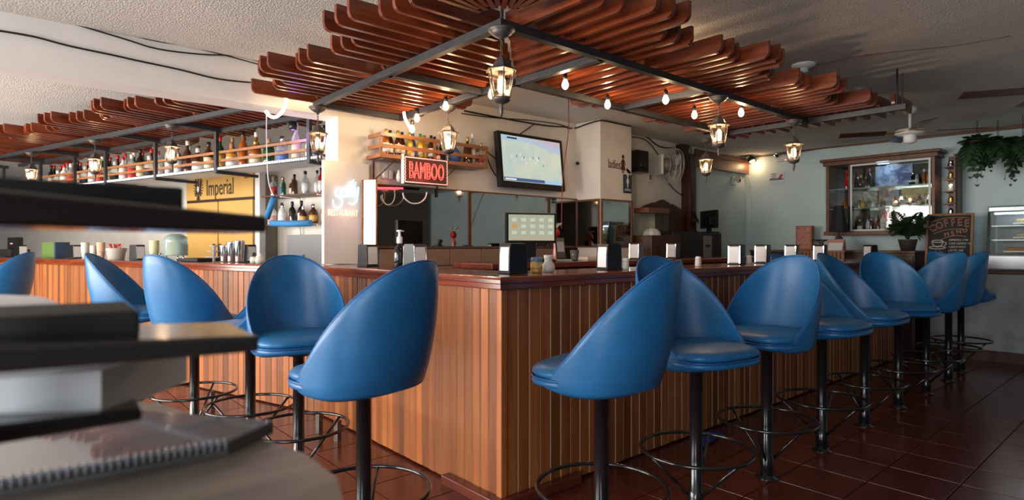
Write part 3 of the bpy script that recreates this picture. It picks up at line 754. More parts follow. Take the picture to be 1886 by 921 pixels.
# ---- fridge
a, b = at(466, 400, A=1.6), at(343, 400, A=1.6); ta, tb = (a-BEND).dot(AD), (b-BEND).dot(AD)
fw = tb-ta; zt = at(405, 323, A=1.6).z; zb = at(405, 366, A=1.6).z
fr = thing('beer_fridge', 'yellow double-door beer fridge with black eagle emblem', 'fridge', AP(ta, 1.6, 0), ANG)
MB().box(.05, .34, 0, fw, .05, zt-.01).build('cabinet', mat('fridge_side', (.25,.22,.18), .5), fr)
hd = MB().bbox(0, .05, 0, fw, zb, zt, .006).build('header_panel', M['yellow'], fr)
for k in range(2):
    y0 = .012+k*fw/2; y1 = y0+fw/2-.024
    d_ = MB().bbox(.0, .05, y0, y1, .1, zb-.035, .006).build('door', M['yellow'], fr)
    MB().box(-.03, -.01, (y1-.06 if k == 0 else y0+.04), (y1-.04 if k == 0 else y0+.06), .9, 1.25).build('handle', M['black'], d_)
MB().box(.01, .05, 0, fw, zb-.035, zb).build('hinge_strip', mat('dark_strip', (.05,.015,.008), .6), fr)
MB().box(-.003, .0, .08, .17, zt-.07, zt-.03).build('sticker', LABM['red'], fr)
ink = mat('brown_ink', (.05,.03,.015), .6)
tx = link('lettering', text_mesh('Imperial', .30, ink, .002, sx=.62), hd); hc = (zt+zb)/2
def onfr(o, y, z): o.matrix_local = frame_m((-.003, y, z), (0,-1,0), (0,0,1), (-1,0,0)); return o
onfr(tx, fw*.47, hc-.01)
em = MB()
ex, ez = 0, 0
em.prism([(.05*math.cos(a), .065*math.sin(a)-.02) for a in [2*PI*k/16 for k in range(16)]], 0, .003)
for s_ in (-1, 1):
    for k in range(9):
        a = R(-70+k*19); L = .055+.05*math.sin(k/8*PI)+(.03 if k > 5 else 0)
        d_ = Vector((math.cos(a)*s_*.75, math.sin(a), 0)); nrm = Vector((-d_.y, d_.x, 0)).normalized(); c0 = Vector((s_*.038, -.05+.013*k, 0))
        q_ = [c0-nrm*.008, c0+d_*L-nrm*.004, c0+d_*L+nrm*.004, c0+nrm*.008]
        em.prism([(v.x, v.y) for v in q_], 0, .003)
em.prism([(-.016,.04),(.016,.04),(.012,.11),(.022,.125),(0,.15),(-.014,.13),(-.012,.11)], 0, .003)
em.prism([(-.02,-.08),(.02,-.08),(.04,-.15),(-.04,-.15)], 0, .003)
onfr(em.build('eagle_emblem', ink, hd), fw*.80, hc)
onfr(MB().prism([(-.022,.03),(.022,.03),(.022,-.02),(0,-.05),(-.022,-.02)], .004, .006).build('emblem_shield', M['paper'], hd), fw*.80, hc)
# white upright and steel panel beside the fridge
p = AP(ta-.16, 1.6)
one('upright_post', MB().box(0, .08, .03, .12, 0, 2.3), M['beam'], 'white painted upright post right of the yellow fridge', 'post', None, p, (0,0,ANG))
one('steel_panel', MB().bbox(0, .03, .35, ta-.3, 0, 1.36, .004), M['grey'], 'dull steel panel below the lower wall shelf', 'panel', None, AP(0, 1.86), (0,0,ANG))
# blue foam tubes and cord
def foam(pts, lab):
    pts = [at(x, y, A=.33) for x, y in pts]; t = thing('foam_tube', lab, 'foam tube', pts[0], 0)
    MB().tube([Vector(p)-pts[0] for p in pts], .027, 14).build('tube', M['foam'], t)
    d_ = (pts[0]-pts[1]).normalized(); MB().tube([d_*.001, d_*.003], .013, 12).build('core_hole', M['dull'], t)
foam([(505,363),(498,382),(491,402)], 'blue foam tube slanting from a cord beside the wall shelves')
foam([(500,411),(530,412),(572,411)], 'blue foam tube lying level below the wall shelves')
wire([at(491,210,Y=YW-.05), at(491,260,A=.33), at(494,330,A=.33), at(504,362,A=.33)], 'thin white cord hanging from the beam past the bottles', .004, 'wcable', 'cord', 'hanging_cable')
# ---- small shelf above the neon sign
x0, x1 = at(700, 290, Y=2.07).x, at(898, 300, Y=2.07).x; z = 1.955
ns = thing('bottle_shelf', 'small railed wooden bottle shelf above the red neon sign', 'shelf', (x0, 2.07, z))
L = x1-x0
MB().box(0, L, 0, .225, -.03, 0).build('board', M['rail'], ns)
for zz in (.06, .15): MB().box(0, L, -.012, 0, zz-.014, zz+.014).build('rail', M['rail'], ns)
for xx in (0, L*.47, L-.02): MB().box(xx, xx+.02, 0, .015, 0, .165).build('upright', M['rail'], ns)
for xx in (0, L-.015): MB().box(xx, xx+.015, .015, .2, .045, .075).box(xx, xx+.015, .015, .2, .135, .165).build('side_rail', M['rail'], ns)
for xx in (.05, L*.62):
    MB().tube([(xx,.2,-.3),(xx,.2,-.035),(xx,.02,-.035)], .008, 6).tube([(xx,.2,-.2),(xx+.12,.06,-.035)], .006, 6).build('bracket', M['iron'], ns)
nb = [(711,'beer','amber','gold','white'),(722,'beer','brown','black','white'),(733,'beer','brown','gold','cream'),(744,'beer','brown','black','white'),(755,'beer','yellow','gold',None),(764,'beer','blue','blue','blue'),(774,'beer','yellow','green','cream'),(785,'beer','golden','gold','gold'),(794,'beer','brown','black','white'),(804,'beer','black','black',None),(815,'beer','black','white','black'),(841,'round','blue','cork','blue'),(861,'spirit','brown','gold',None),(874,'slim','clear','white','white'),(886,'beer','clear','silver','red')]
for i, (px, k, g_, c_, l_) in enumerate(nb):
    p = at(px, 290, Y=2.15); bottle((p.x, 2.15+.03*(i % 2), z+.0005), k, g_, c_, l_, '%s %s bottle, %s from the left above the red neon sign' % (g_, KW[k], nth(i)), 'bottles above the red neon sign', .88)
def yb(px0, px1, py0, py1, Y):
    pm = (px0+px1)/2
    return at(px0, 400, Y=Y).x, at(px1, 400, Y=Y).x, at(pm, py1, Y=Y).z, at(pm, py0, Y=Y).z
def xb(px0, px1, py0, py1, X):
    pm = (px0+px1)/2
    return at(px1, 400, X=X).y, at(px0, 400, X=X).y, at(pm, py1, X=X).z, at(pm, py0, X=X).z
# ================================================================== TELEVISION
x0, x1, z0, z1 = yb(918, 1037, 249, 349, 2.18); w_, h_ = x1-x0, z1-z0
tv = thing('television', 'wall-mounted black television showing a sports field', 'television', ((x0+x1)/2, 2.2, (z0+z1)/2))
mt = Matrix.Rotation(R(-6), 4, 'X')
# local x right, z up, screen towards -y
MB().bbox(-w_/2, w_/2, -.03, .03, -h_/2, h_/2, .008, mt).build('housing', M['black'], tv)
sw, shh = w_/2-.04, h_/2-.045
def scr(nm_, poly, mt_, lvl=0): return MB().prism(poly, 0, .0012, mt @ frame_m((0,-.0305-.0014*lvl,.012), (1,0,0), (0,0,1), (0,-1,0))).build(nm_, mt_, scr.o if lvl else tv)
m_, t_, b_ = nm('screen_grass'); N = t_.nodes
tc = N.new('ShaderNodeTexCoord'); nz = N.new('ShaderNodeTexNoise'); nz.inputs['Scale'].default_value = 5; cr = N.new('ShaderNodeValToRGB')
cr.color_ramp.elements[0].color = (.50,.60,.56,1); cr.color_ramp.elements[1].color = (.66,.68,.52,1); cr.color_ramp.elements[0].position = .35; cr.color_ramp.elements[1].position = .65
t_.links.new(tc.outputs['Object'], nz.inputs['Vector']); t_.links.new(nz.outputs['Fac'], cr.inputs['Fac']); t_.links.new(cr.outputs['Color'], b_.inputs['Emission Color'])
b_.inputs['Base Color'].default_value = (.02,.02,.02,1); b_.inputs['Emission Strength'].default_value = .95; b_.inputs['Roughness'].default_value = .2
def em2(n, c, s=.9): 
    m2 = emis(n, c, s); m2.node_tree.nodes['Principled BSDF'].inputs['Base Color'].default_value = (.01,.01,.01,1); return m2
scr.o = scr('screen', [(-sw,-shh),(sw,-shh),(sw,shh),(-sw,shh)], m_)
scr('stand_band', [(-.35*sw,.98*shh),(.99*sw,.98*shh),(.99*sw,.42*shh),(.3*sw,.66*shh),(-.35*sw,.84*shh)], em2('stands', (.5,.58,.72)), 1)
scr('crowd_band', [(.0*sw,.98*shh),(.99*sw,.98*shh),(.99*sw,.72*shh),(.4*sw,.85*shh)], em2('crowd', (.62,.5,.56)), 2)
scr('banner_strip', [(-.99*sw,.98*shh),(-.35*sw,.98*shh),(-.35*sw,.80*shh),(-.99*sw,.76*shh)], em2('banner', (.45,.62,.78)), 1)
scr('caption_bar', [(-.99*sw,-.98*shh),(.36*sw,-.98*shh),(.36*sw,-.84*shh),(-.99*sw,-.84*shh)], em2('capbar', (.06,.12,.28)), 1)
scr('caption_bar', [(.36*sw,-.98*shh),(.99*sw,-.98*shh),(.99*sw,-.86*shh),(.36*sw,-.86*shh)], em2('capbar2', (.35,.66,.9)), 1)
for i_, (a, b) in enumerate(((-.55,.12),(-.42,.2),(-.38,.02),(-.3,.1),(-.28,.04),(-.1,.06),(0,.12),(.1,.18),(.14,.1),(.2,.15),(.16,.02),(.08,-.1),(.34,-.18),(-.24,-.16),(-.7,.08))):
    scr('player', [(a*sw-.004,b*shh-.012),(a*sw+.004,b*shh-.012),(a*sw+.003,b*shh+.012),(a*sw-.003,b*shh+.012)], em2('player_white', (.95,.95,.95)) if i_ % 3 else ink, 3)
def scrtext(body, sz, x, z, mt_, sx=1):
    o = link('lettering', text_mesh(body, sz, mt_, .0006, sx=sx), tv); o.matrix_local = mt @ frame_m((x,-.0355,z+.012), (1,0,0), (0,0,1), (0,-1,0))
scr('caption_marks', [(-.82*sw,.86*shh),(-.5*sw,.86*shh),(-.5*sw,.93*shh),(-.82*sw,.93*shh)], em2('scap', (.03,.05,.1), .3), 2)
scr('caption_marks', [(-.95*sw,-.95*shh),(-.6*sw,-.95*shh),(-.6*sw,-.88*shh),(-.95*sw,-.88*shh)], em2('scap2', (.9,.9,.9)), 2)
MB().box(-.2, .2, .03, .1, -.12, .12).build('wall_bracket', M['dull'], tv)
# ================================================================== NEON SIGNS
x0, x1, z0, z1 = yb(744, 824, 290.5, 340.5, 2.05); w_, h_ = x1-x0, z1-z0
sg = thing('neon_sign', 'red neon sign reading BAMBOO hung under the small shelf', 'neon sign', ((x0+x1)/2, 2.05, (z0+z1)/2))
MB().bbox(-w_/2, w_/2, 0, .03, -h_/2, h_/2, .004).build('backing_box', mat('sign_box', (.045,.006,.006), .3), sg)
pink, redn = emis('neon_pink', (1,.42,.36), 1.3), emis('neon_red', (1,.16,.13), .8)
a, b = w_/2-.008, h_/2-.012
for zz in (b, -b): MB().tube([(-a,-.008,zz),(a,-.008,zz)], .004, 6).build('neon_border', pink, sg)
for xx in (-a, a): MB().tube([(xx+.004*(-1)**k,-.008,-b+2*b*k/16) for k in range(17)], .0025, 5).build('neon_border', pink, sg)
MB().box(-w_/2-.006, -w_/2, -.002, .032, -h_/2, h_/2+.01).build('bright_side', emis('neon_side', (1,.75,.55), .9), sg)
me = text_mesh('BAMBOO', .205, redn, .002, outline=.0042, sx=.5, space=1.05)
o = link('neon_lettering', me, sg); o.matrix_local = frame_m((0,-.010,0), (1,0,0), (0,0,1), (0,-1,0))
lx = max(v.co.x for v in me.vertices)-min(v.co.x for v in me.vertices); f_ = (w_*.8)/lx
ly = max(v.co.y for v in me.vertices)-min(v.co.y for v in me.vertices); fy = (h_*.62)/ly
cy = (max(v.co.y for v in me.vertices)+min(v.co.y for v in me.vertices))/2
for v in me.vertices: v.co.x *= f_; v.co.y = (v.co.y-cy)*fy
for xx in (-.3, .3): MB().box(xx*w_-.012, xx*w_+.012, 0, .02, h_/2, h_/2+.03).build('hook', mat('clip_pink', (.7,.35,.3), .5), sg)
l = lamp(sg, (0,-.12,-.02), 1.3, (1,.12,.1), .08)
one('red_tube_light', MB().tube([at(688,346,Y=2.24), at(742,347,Y=2.24)], .008, 8), emis('red_tube', (1,.06,.08), 3), 'thin red light tube along the mirror top left of the neon sign', 'tube light')
wire([at(x,y,Y=2.1) for x, y in ((742,355),(745,365),(757,374),(772,374),(783,365),(786,354))], 'white cable loop hanging below the red neon sign', .006, 'wcable')
wire([at(x,y,Y=2.2) for x, y in ((704,358),(705,368),(712,377),(722,374),(727,362),(726,345))], 'thin white cable loop left of the red neon sign', .004, 'wcable')
one('plug_bulb', MB().lathe([(.0,-.04),(.018,-.03),(.024,-.005),(.02,.025),(.012,.04),(.012,.06),(0,.06)], 12), M['white'], 'unlit white bulb hanging left of the red neon sign', 'light bulb', None, at(735,327,Y=2.15))
one('outlet_boxes', MB().bbox(-.05,-.01,-.02,.02,-.03,.03,.004).bbox(.0,.035,-.02,.02,-.035,.035,.004), M['white'], 'white plug boxes on the wall left of the red neon sign', 'outlet', None, at(715,322,Y=2.27))
# script neon and lettering on the pillar
PYN = YW-.06
def tr(pts): return [at(x, y, Y=PYN) for x, y in pts]
nw = emis('neon_white', (.55,.82,1), 1.6); nr = emis('neon_warm', (1,.66,.5), 1.15)
base = at(642, 380, Y=PYN)
sn = thing('neon_sign', 'pale blue script neon above glowing block letters on the white pillar', 'neon sign', base)
S0 = [[(626,346),(622,347),(618,354),(619,360),(625,363),(630,370),(630,378),(625,383),(618,382),(614,374),(614,368)],
      [(633,346),(628,354),(629,362),(634,362),(638,354),(635,347),(633,346)],
      [(647,334),(643,345),(640,360),(645,362)], [(638,346),(652,344)], [(652,331),(647,345),(645,360),(650,361)], [(656,336),(651,350),(650,360),(655,360)],
      [(655,346),(654,356),(658,356),(661,345)], [(661,345),(659,362),(656,373),(650,377),(643,374)]]
for st in S0:
    q_ = tr(st); out = []
    for i in range(len(q_)-1):
        a, b = q_[i], q_[i+1]; p_, n_ = q_[max(i-1,0)], q_[min(i+2,len(q_)-1)]
        for k in range(4):
            u = k/4; out.append(.5*((2*a)+(b-p_)*u+(2*p_-5*a+4*b-n_)*u*u+(3*a-p_-3*b+n_)*u**3)-base)
    out.append(q_[-1]-base)
    MB().tube(out, .0042, 6).build('neon_stroke', nw, sn)
c = at(632.5, 393, Y=PYN)-base; me = text_mesh('RESTAURANT', .07, nr, .003, sx=.5)
lx = max(v.co.x for v in me.vertices)-min(v.co.x for v in me.vertices); wd = at(659,393,Y=PYN).x-at(604,393,Y=PYN).x
for v in me.vertices: v.co.x *= wd/lx
o = link('block_lettering', me, sn); o.matrix_local = frame_m(c, (1,0,0), (0,0,1), (0,-1,0))
lamp(sn, (0,-.1,.02), .25, (.6,.82,1), .1); lamp(sn, (-.03,-.1,-.1), .25, (1,.4,.38), .08)
# ================================================================== COLUMN LETTERING AND SIGNS
inkr = mat('dark_red_paint', (.12,.012,.01), .6)
FY = 1.957
ld = thing('painted_sign', 'dark red painted word ladies with a woman pictogram on the column', 'sign', at(1136, 303, Y=FY))
base = at(1136,303,Y=FY); sc = (at(1143,303,Y=FY).x-at(1121,303,Y=FY).x)
me = text_mesh('ladies', .13, inkr, .001, sx=.5); lx = max(v.co.x for v in me.vertices)-min(v.co.x for v in me.vertices)
for v in me.vertices: v.co.x *= sc/lx; v.co.y *= 1.05
o = link('lettering', me, ld); o.matrix_local = frame_m(at(1131.5,303,Y=FY)-base, (1,0,0), (0,0,1), (0,-1,0))
fg = MB(); fg.prism([(.022*math.cos(a), .085+.022*math.sin(a)) for a in [2*PI*k/12 for k in range(12)]], 0, .001)
fg.prism([(-.014,.06),(.014,.06),(.045,.0),(.036,-.006),(.014,.028),(.042,-.06),(-.042,-.06),(-.014,.028),(-.036,-.006),(-.045,0)], 0, .001)
fg.prism([(-.018,-.06),(-.006,-.06),(-.006,-.095),(-.018,-.095)], 0, .001); fg.prism([(.006,-.06),(.018,-.06),(.018,-.095),(.006,-.095)], 0, .001)
o = fg.build('pictogram', inkr, ld); o.matrix_local = frame_m(at(1147.5,303,Y=FY)-base, (1,0,0), (0,0,1), (0,-1,0))
ar = MB().prism([(-.03,.04),(-.016,.04),(-.016,-.01),(.02,-.01),(.02,-.026),(.05,-.004),(.02,.02),(.02,.006),(-.03,.006)], 0, .001)
put(one('painted_arrow', ar, M['black'], 'black painted arrow at the column edge above the restroom sign', 'arrow'), at(1157,317,Y=FY), (1,0,0), (0,0,1))
x0, x1, z0, z1 = yb(1147.5, 1162, 322, 356, FY)
ds = thing('restroom_sign', 'black restroom sign with white woman figure and word DAMAS', 'sign', ((x0+x1)/2, FY-.003, z0))
h_ = z1-z0; w2 = (x1-x0)/2
MB().bbox(-w2, w2, -.006, 0, 0, h_, .002).build('plate', M['black'], ds)
MB().prism([(.016*math.cos(a), .065+.016*math.sin(a)) for a in [2*PI*k/12 for k in range(12)]], 0, .001, frame_m((0,-.0062,h_*.62), (1,0,0), (0,0,1), (0,-1,0))).prism([(-.012,.045),(.012,.045),(.026,-.005),(.014,-.01),(.016,-.03),(.008,-.03),(.007,-.07),(-.007,-.07),(-.008,-.03),(-.016,-.03),(-.014,-.01),(-.026,-.005)], 0, .001, frame_m((0,-.0062,h_*.62), (1,0,0), (0,0,1), (0,-1,0))).build('figure', M['paper'], ds)
MB().tube([(-w2*.68,-.0065,h_*.36),(w2*.68,-.0065,h_*.36),(w2*.68,-.0065,h_*.92),(-w2*.68,-.0065,h_*.92)], .002, 4, True).build('border', M['grey'], ds)
me = text_mesh('DAMAS', .04, M['paper'], .0006, sx=.8); o = link('lettering', me, ds); o.matrix_local = frame_m((0,-.0065,h_*.17), (1,0,0), (0,0,1), (0,-1,0))
one('coat_hook', MB().lathe([(.018,0),(.018,.02),(.008,.03),(0,.03)], 10, m=Matrix.Rotation(R(-90), 4, 'Y')), M['black'], 'small black hook on the left side of the column', 'hook', None, at(1065,301,X=2.998))
# ================================================================== SPEAKER, WALL FAN, POST FIXTURES
def box_thing(nm_, lab, cat, px0, px1, py0, py1, Y, dp, parts):
    x0, x1, z0, z1 = yb(px0, px1, py0, py1, Y); t = thing(nm_, lab, cat, ((x0+x1)/2, Y, z0)); w2, h = (x1-x0)/2, z1-z0
    for fn in parts: fn(t, w2, h, dp)
    return t
box_thing('loudspeaker', 'black box loudspeaker on the wall left of the wall fan', 'loudspeaker', 1175, 1195, 277, 317, 2.14, .15, [
    lambda t,w,h,d: MB().bbox(-w, w, 0, d, 0, h, .01).build('cabinet', M['black'], t),
    lambda t,w,h,d: MB().box(-w*.85, w*.85, -.006, 0, h*.04, h*.96).build('grille', M['dull'], t),
    lambda t,w,h,d: MB().lathe([(.0,-.003),(w*.6,-.003),(w*.6,.004),(0,.004)], 16, m=frame_m((0,-.006,h*.35), (1,0,0), (0,0,1), (0,-1,0))).build('woofer', M['black'], t)])
box_thing('wall_switch', 'cream switch plate below the loudspeaker', 'switch', 1193, 1205, 319, 336, 2.29, .01, [
    lambda t,w,h,d: MB().bbox(-w, w, -.006, .006, 0, h, .003).build('plate', M['cream'], t),
    lambda t,w,h,d: MB().box(-w*.5, -w*.1, -.012, -.006, h*.3, h*.8).build('rocker', M['mwood'], t)])
p = at(1238, 305, Y=2.0)
fan = thing('wall_fan', 'white wall fan with grey blades beside the wooden post', 'fan', p, R(62))
# axis = local -y
fm = frame_m((0,0,0), (1,0,0), (0,0,1), (0,-1,0))
MB().bbox(-.10, .10, .16, .19, -.12, .12, .01).build('mount_plate', M['cream'], fan)
MB().lathe([(.05,-.16),(.085,-.12),(.09,-.04),(.06,-.02),(.02,-.01)], 16, m=fm).build('motor', mat('fan_motor', (.16,.14,.13), .5), fan)
bl_ = []
for k in range(3):
    a0 = k*2*PI/3+.5; pts = []
    for j in range(9): pts.append((.03+.17*j/8, .05*math.sin(PI*(j/8)**.7)))
    poly = [(r_*math.cos(a0)-s_*math.sin(a0), r_*math.sin(a0)+s_*math.cos(a0)) for r_, s_ in pts]+[(r_*math.cos(a0)+s_*.9*math.sin(a0), r_*math.sin(a0)-s_*.9*math.cos(a0)) for r_, s_ in pts[::-1][1:-1]]
    MB().prism(poly, .02, .024, fm).build('blade', mat('fan_blade', (.36,.34,.33), .4), fan)
cg = MB()
for rr, zz in ((.215,.0),(.2,.05),(.13,.075),(.05,.085),(.2,-.05),(.13,-.09)): cg.tube([fm @ Vector((rr*math.cos(2*PI*j/28), rr*math.sin(2*PI*j/28), zz)) for j in range(28)], .002, 4, True)
for k in range(12):
    a = 2*PI*k/12; cg.tube([fm @ Vector((r_*math.cos(a), r_*math.sin(a), z_)) for r_, z_ in ((.05,.085),(.13,.075),(.2,.05),(.215,0),(.2,-.05),(.13,-.09))], .0012, 3)
cg.build('guard', M['cream'], fan)
one('junction_box', MB().bbox(-.07,.07,-.05,.05,-.07,.07,.006), M['black'], 'black junction box at the top of the wooden post', 'junction box', None, at(1257,277,Y=YW-.19))
# spot lamp in the corner
p = at(1385, 296, Y=YW-.16)
sp = thing('spot_lamp', 'black spot lamp glowing in the corner above the lintel', 'lamp', p)
mm = Matrix.Rotation(R(150), 4, Vector((1,-.4,0)))
MB().lathe([(.03,-.06),(.055,-.04),(.06,.02),(.052,.02),(.05,-.03),(0,-.035)], 16, m=mm).build('shade', M['black'], sp)
MB().lathe([(0,-.02),(.03,-.015),(.04,.005),(.03,.016),(0,.02)], 12, m=mm).build('bulb', M['bulb'], sp)
MB().tube([(-.0,0,.05),(-.05,.02,.08),(-.1,.06,.06)], .01, 6).build('arm', M['black'], sp)
lamp(sp, (.0,-.02,-.07), 2.2, (1,.62,.32), .03)
# CCTV camera
p = at(1360, 331, Y=YW-.1)
cc = thing('security_camera', 'small white dome security camera on the pale wall', 'camera', p)
MB().bbox(-.05,.06,.05,.075,-.07,.05,.01).build('mount', M['white'], cc)
MB().lathe([(.045,.04),(.045,.0),(.035,-.03),(.015,-.042),(0,-.044)], 14).build('housing', M['cream'], cc)
MB().lathe([(0,-.006),(.018,-.003),(.018,.005),(0,.008)], 12, m=Matrix.Translation((-.02,-.035,-.015)) @ Matrix.Rotation(R(90), 4, 'X')).build('lens', M['black'], cc)
# ================================================================== RIGHT WALL: emergency light, notice, cabinet
WX = XW-.01
y0, y1, z0, z1 = xb(1432, 1468, 286, 297, WX)
el = thing('emergency_light', 'twin-head emergency light high on the pale wall', 'emergency light', (WX, (y0+y1)/2, z0))
MB().bbox(-.05, 0, -.14, .14, 0, .07, .008).build('body', M['white'], el)
for s_ in (-1, 1):
    MB().lathe([(.028,.06),(.05,.0),(.05,-.01),(0,-.01)], 10, m=Matrix.Translation((-.05, s_*.12, .1)) @ Matrix.Rotation(R(-65), 4, 'Y')).build('lamp_head', M['chrome'], el)
MB().box(-.053,-.05,-.006,.006,.01,.022).build('indicator', emis('pilot', (1,.25,.2), 4), el)
def notice(lab, px0, px1, py0, py1, lines, colr, cat='notice', X=WX):
    y0, y1, z0, z1 = xb(px0, px1, py0, py1, X); t = thing('wall_notice', lab, cat, (X, (y0+y1)/2, z0)); w2, h = (y1-y0)/2, z1-z0
    MB().box(-.004, 0, -w2, w2, 0, h).build('sheet', mat('notice_sheet', (.66,.72,.75), .6), t)
    return t, w2, h
t, w2, h = notice('small white notice with lines of print on the pale wall', 1416, 1445, 317, 336, 4, None)
for i in range(4):
    MB().box(-.0055,-.004, w2*(.02 if i < 3 else -.85), w2*(.72-.06*(i % 2) if i < 3 else .9), h*(.80-.19*i), h*(.80-.19*i)+h*(.07 if i < 3 else .14)).build('print_line', mat('notice_blue', (.06,.1,.14), .6), t)
MB().prism([(-.3*w2,.35*h),(.1*w2,.75*h),(.35*w2,.6*h),(-.05*w2,.22*h)], 0, .001, frame_m((-.0045,-w2*.5,h*.05), (0,-1,0), (0,0,1), (-1,0,0))).build('red_symbol', LABM['red'], t)
# display cabinet
CX = XW-.30
y0, y1, z0, z1 = xb(1521, 1722, 297, 422, CX)
zA, zBt = at(1521, 425, X=CX).z, at(1640, 292, X=CX).z
z0, z1 = at(1620, 425, X=CX).z, at(1620, 293, X=CX).z
cab = thing('display_cabinet', 'wide brown wooden wall cabinet with lit glass shelves', 'cabinet', (CX, y0, z0)); w_, h_ = y1-y0, z1-z0
D = .28
MB().box(D-.01, D, 0, w_, 0, h_).build('back_panel', mat('cabinet_mirror', (.2,.24,.24), .08, 1), cab)
for a, b in ((0,.035), (w_-.035,w_)): MB().bbox(0, D-.01, a, b, 0, h_, .004).build('side_panel', M['mwood'], cab)
MB().bbox(-.02, D-.01, -.02, w_+.02, -.05, .0, .006).build('base_board', M['mwood'], cab)
MB().bbox(-.05, D, -.06, w_+.06, h_+.02, h_+.055, .008).bbox(-.02, D, -.03, w_+.03, h_-.03, h_+.02, .006).build('cornice', M['mwood'], cab)
yd = w_*.765
MB().bbox(0, .03, yd-.015, yd+.015, 0, h_-.03, .004).build('divider', M['dwood'], cab)
dr = MB()
for a, b, c_, d_ in ((.04,.06,.0,h_-.04),(yd-.035,yd-.017,.0,h_-.04)): dr.box(-.012, 0, a, b, c_, d_)
dr.box(-.012, 0, .06, yd-.035, 0, .02).box(-.012, 0, .06, yd-.035, h_-.06, h_-.04).build('glass_door_frame', M['white'], cab)
MB().box(-.008, -.004, .06, yd-.035, .02, h_-.06).build('glass_door', M['pane'], cab)
shz = [0.004, h_*.33, h_*.62]
for z in shz[1:]: MB().box(.02, D-.02, .036, w_-.036, z-.008, z).build('glass_shelf', mat('shelf_glass', (.25,.4,.38), .1, spec=.7), cab)
cl = MB().box(.05, .12, w_*.42, w_*.52, h_-.05, h_-.035).build('light_bar', emis('cab_light', (.55,.75,1), 5), cab)
lamp(cab, (.1, w_*.47, h_-.09), .7, (.65,.82,1), .05)
def pic(nm_, lab, ya, yb_, za, zb_, mt_): 
    t = thing(nm_, lab, 'picture', (CX+D-.03, y0, z0)); MB().box(-.006, 0, ya, yb_, za, zb_).build('print', mt_, t); return t
def blot(name, c1, c2, c3, sc=9):
    m2, t2, b2 = nm(name); N = t2.nodes; tc = N.new('ShaderNodeTexCoord'); nz = N.new('ShaderNodeTexNoise'); nz.inputs['Scale'].default_value = sc; nz.inputs['Detail'].default_value = 4; nz.inputs['Distortion'].default_value = 1.5
    cr = N.new('ShaderNodeValToRGB'); cr.color_ramp.elements[0].color = (*c1,1); cr.color_ramp.elements[1].color = (*c3,1); e = cr.color_ramp.elements.new(.5); e.color = (*c2,1)
    cr.color_ramp.elements[0].position = .35; cr.color_ramp.elements[2].position = .65
    t2.links.new(tc.outputs['Object'], nz.inputs['Vector']); t2.links.new(nz.outputs['Fac'], cr.inputs['Fac']); t2.links.new(cr.outputs['Color'], b2.inputs['Base Color']); b2.inputs['Roughness'].default_value = .4
    return m2
pic('framed_print', 'blue and orange landscape print on the top cabinet shelf', w_*.24, w_*.58, shz[2]+.01, h_-.06, blot('print_land', (.03,.06,.2), (.3,.42,.6), (.55,.2,.08), 6))
pic('framed_print', 'pale print at the left of the middle cabinet shelf', w_*.56, w_*.7, shz[1]+.02, shz[2]-.03, blot('print_a', (.3,.32,.3), (.45,.45,.42), (.1,.12,.15)))
pic('framed_print', 'blue figure print in the middle of the cabinet', w_*.36, w_*.51, shz[1]+.02, shz[2]-.03, blot('print_b', (.12,.25,.45), (.3,.4,.5), (.4,.12,.06)))
pic('framed_print', 'warm yellow print at the right of the middle cabinet shelf', w_*.1, w_*.33, shz[1]+.02, shz[2]-.02, blot('print_c', (.5,.35,.12), (.6,.5,.25), (.12,.08,.03)))
kinds = list(PROF); cols = ['amber','clear','brown','clear','white','golden','dark green','clear','red','black','pale blue']; caps = ['gold','black','white','red','silver','cork']; labs = ['white','cream','gold',None,'red',None]
rb = random.Random(11)
for s_, nmz, n, xs_ in ((2,'top',9,[.07,.12,.17,.215,.60,.64,.68,.725,.82]), (1,'middle',15,[.06,.1,.15,.2,.27,.32,.36,.42,.47,.52,.56,.61,.66,.71,.84]), (0,'bottom',13,[.09,.16,.24,.30,.36,.42,.47,.53,.58,.63,.69,.80,.9])):
    for i, fx in enumerate(xs_[::-1]):
        k = rb.choice(kinds) if s_ != 1 else rb.choice(['round','stout','beer'])
        g_ = rb.choice(cols); sc = rb.uniform(.62,.8) if s_ != 1 else rb.uniform(.42,.6)
        sc = min(sc, .95*((h_*.28)/PROF[k][-1][1]))
        bottle((CX+.10+.05*(i % 2), y0+w_*fx, z0+shz[s_]+.0005), k, g_, rb.choice(caps), rb.choice(labs), '%s %s bottle, %s from the left on the %s shelf of the cabinet' % (g_, KW[k], nth(i), nmz), 'bottles in the display cabinet', sc)
# side wing of the cabinet, nearer the camera's right
wg = thing('corner_shelf', 'narrow brown corner shelf with small lit items right of the cabinet', 'shelf', (CX+.02, y0-.2, z0+.1))
MB().bbox(0,.03,0,.03,0,h_-.12,.003).bbox(0,.26,.0,.012,0,h_-.12,.002).build('upright', M['mwood'], wg)
for k in range(5):
    MB().box(.0,.25,.012,.13,.05+k*.14,.062+k*.14).build('shelf_board', M['mwood'], wg)
MB().box(.24,.26,.012,.13,0,h_-.12).build('back_panel', M['dwood'], wg)
lamp(wg, (.05,.07,.42), .35, (1,.75,.45), .02)
for k in range(5):
    one('ornament', MB().lathe([(0,0),(.03,.0),(.035,.02),(.022,.05),(.028,.06),(.012,.08),(0,.085)], 12), [M['chrome'],CAPM['gold'],M['white'],CAPM['gold'],M['chrome']][k], 'small shiny ornament, %s from the bottom on the narrow corner shelf' % nth(k), 'ornament', 'ornaments on the narrow corner shelf', (CX+.1, y0-.2+.07, z0+.1+.0625+k*.14))
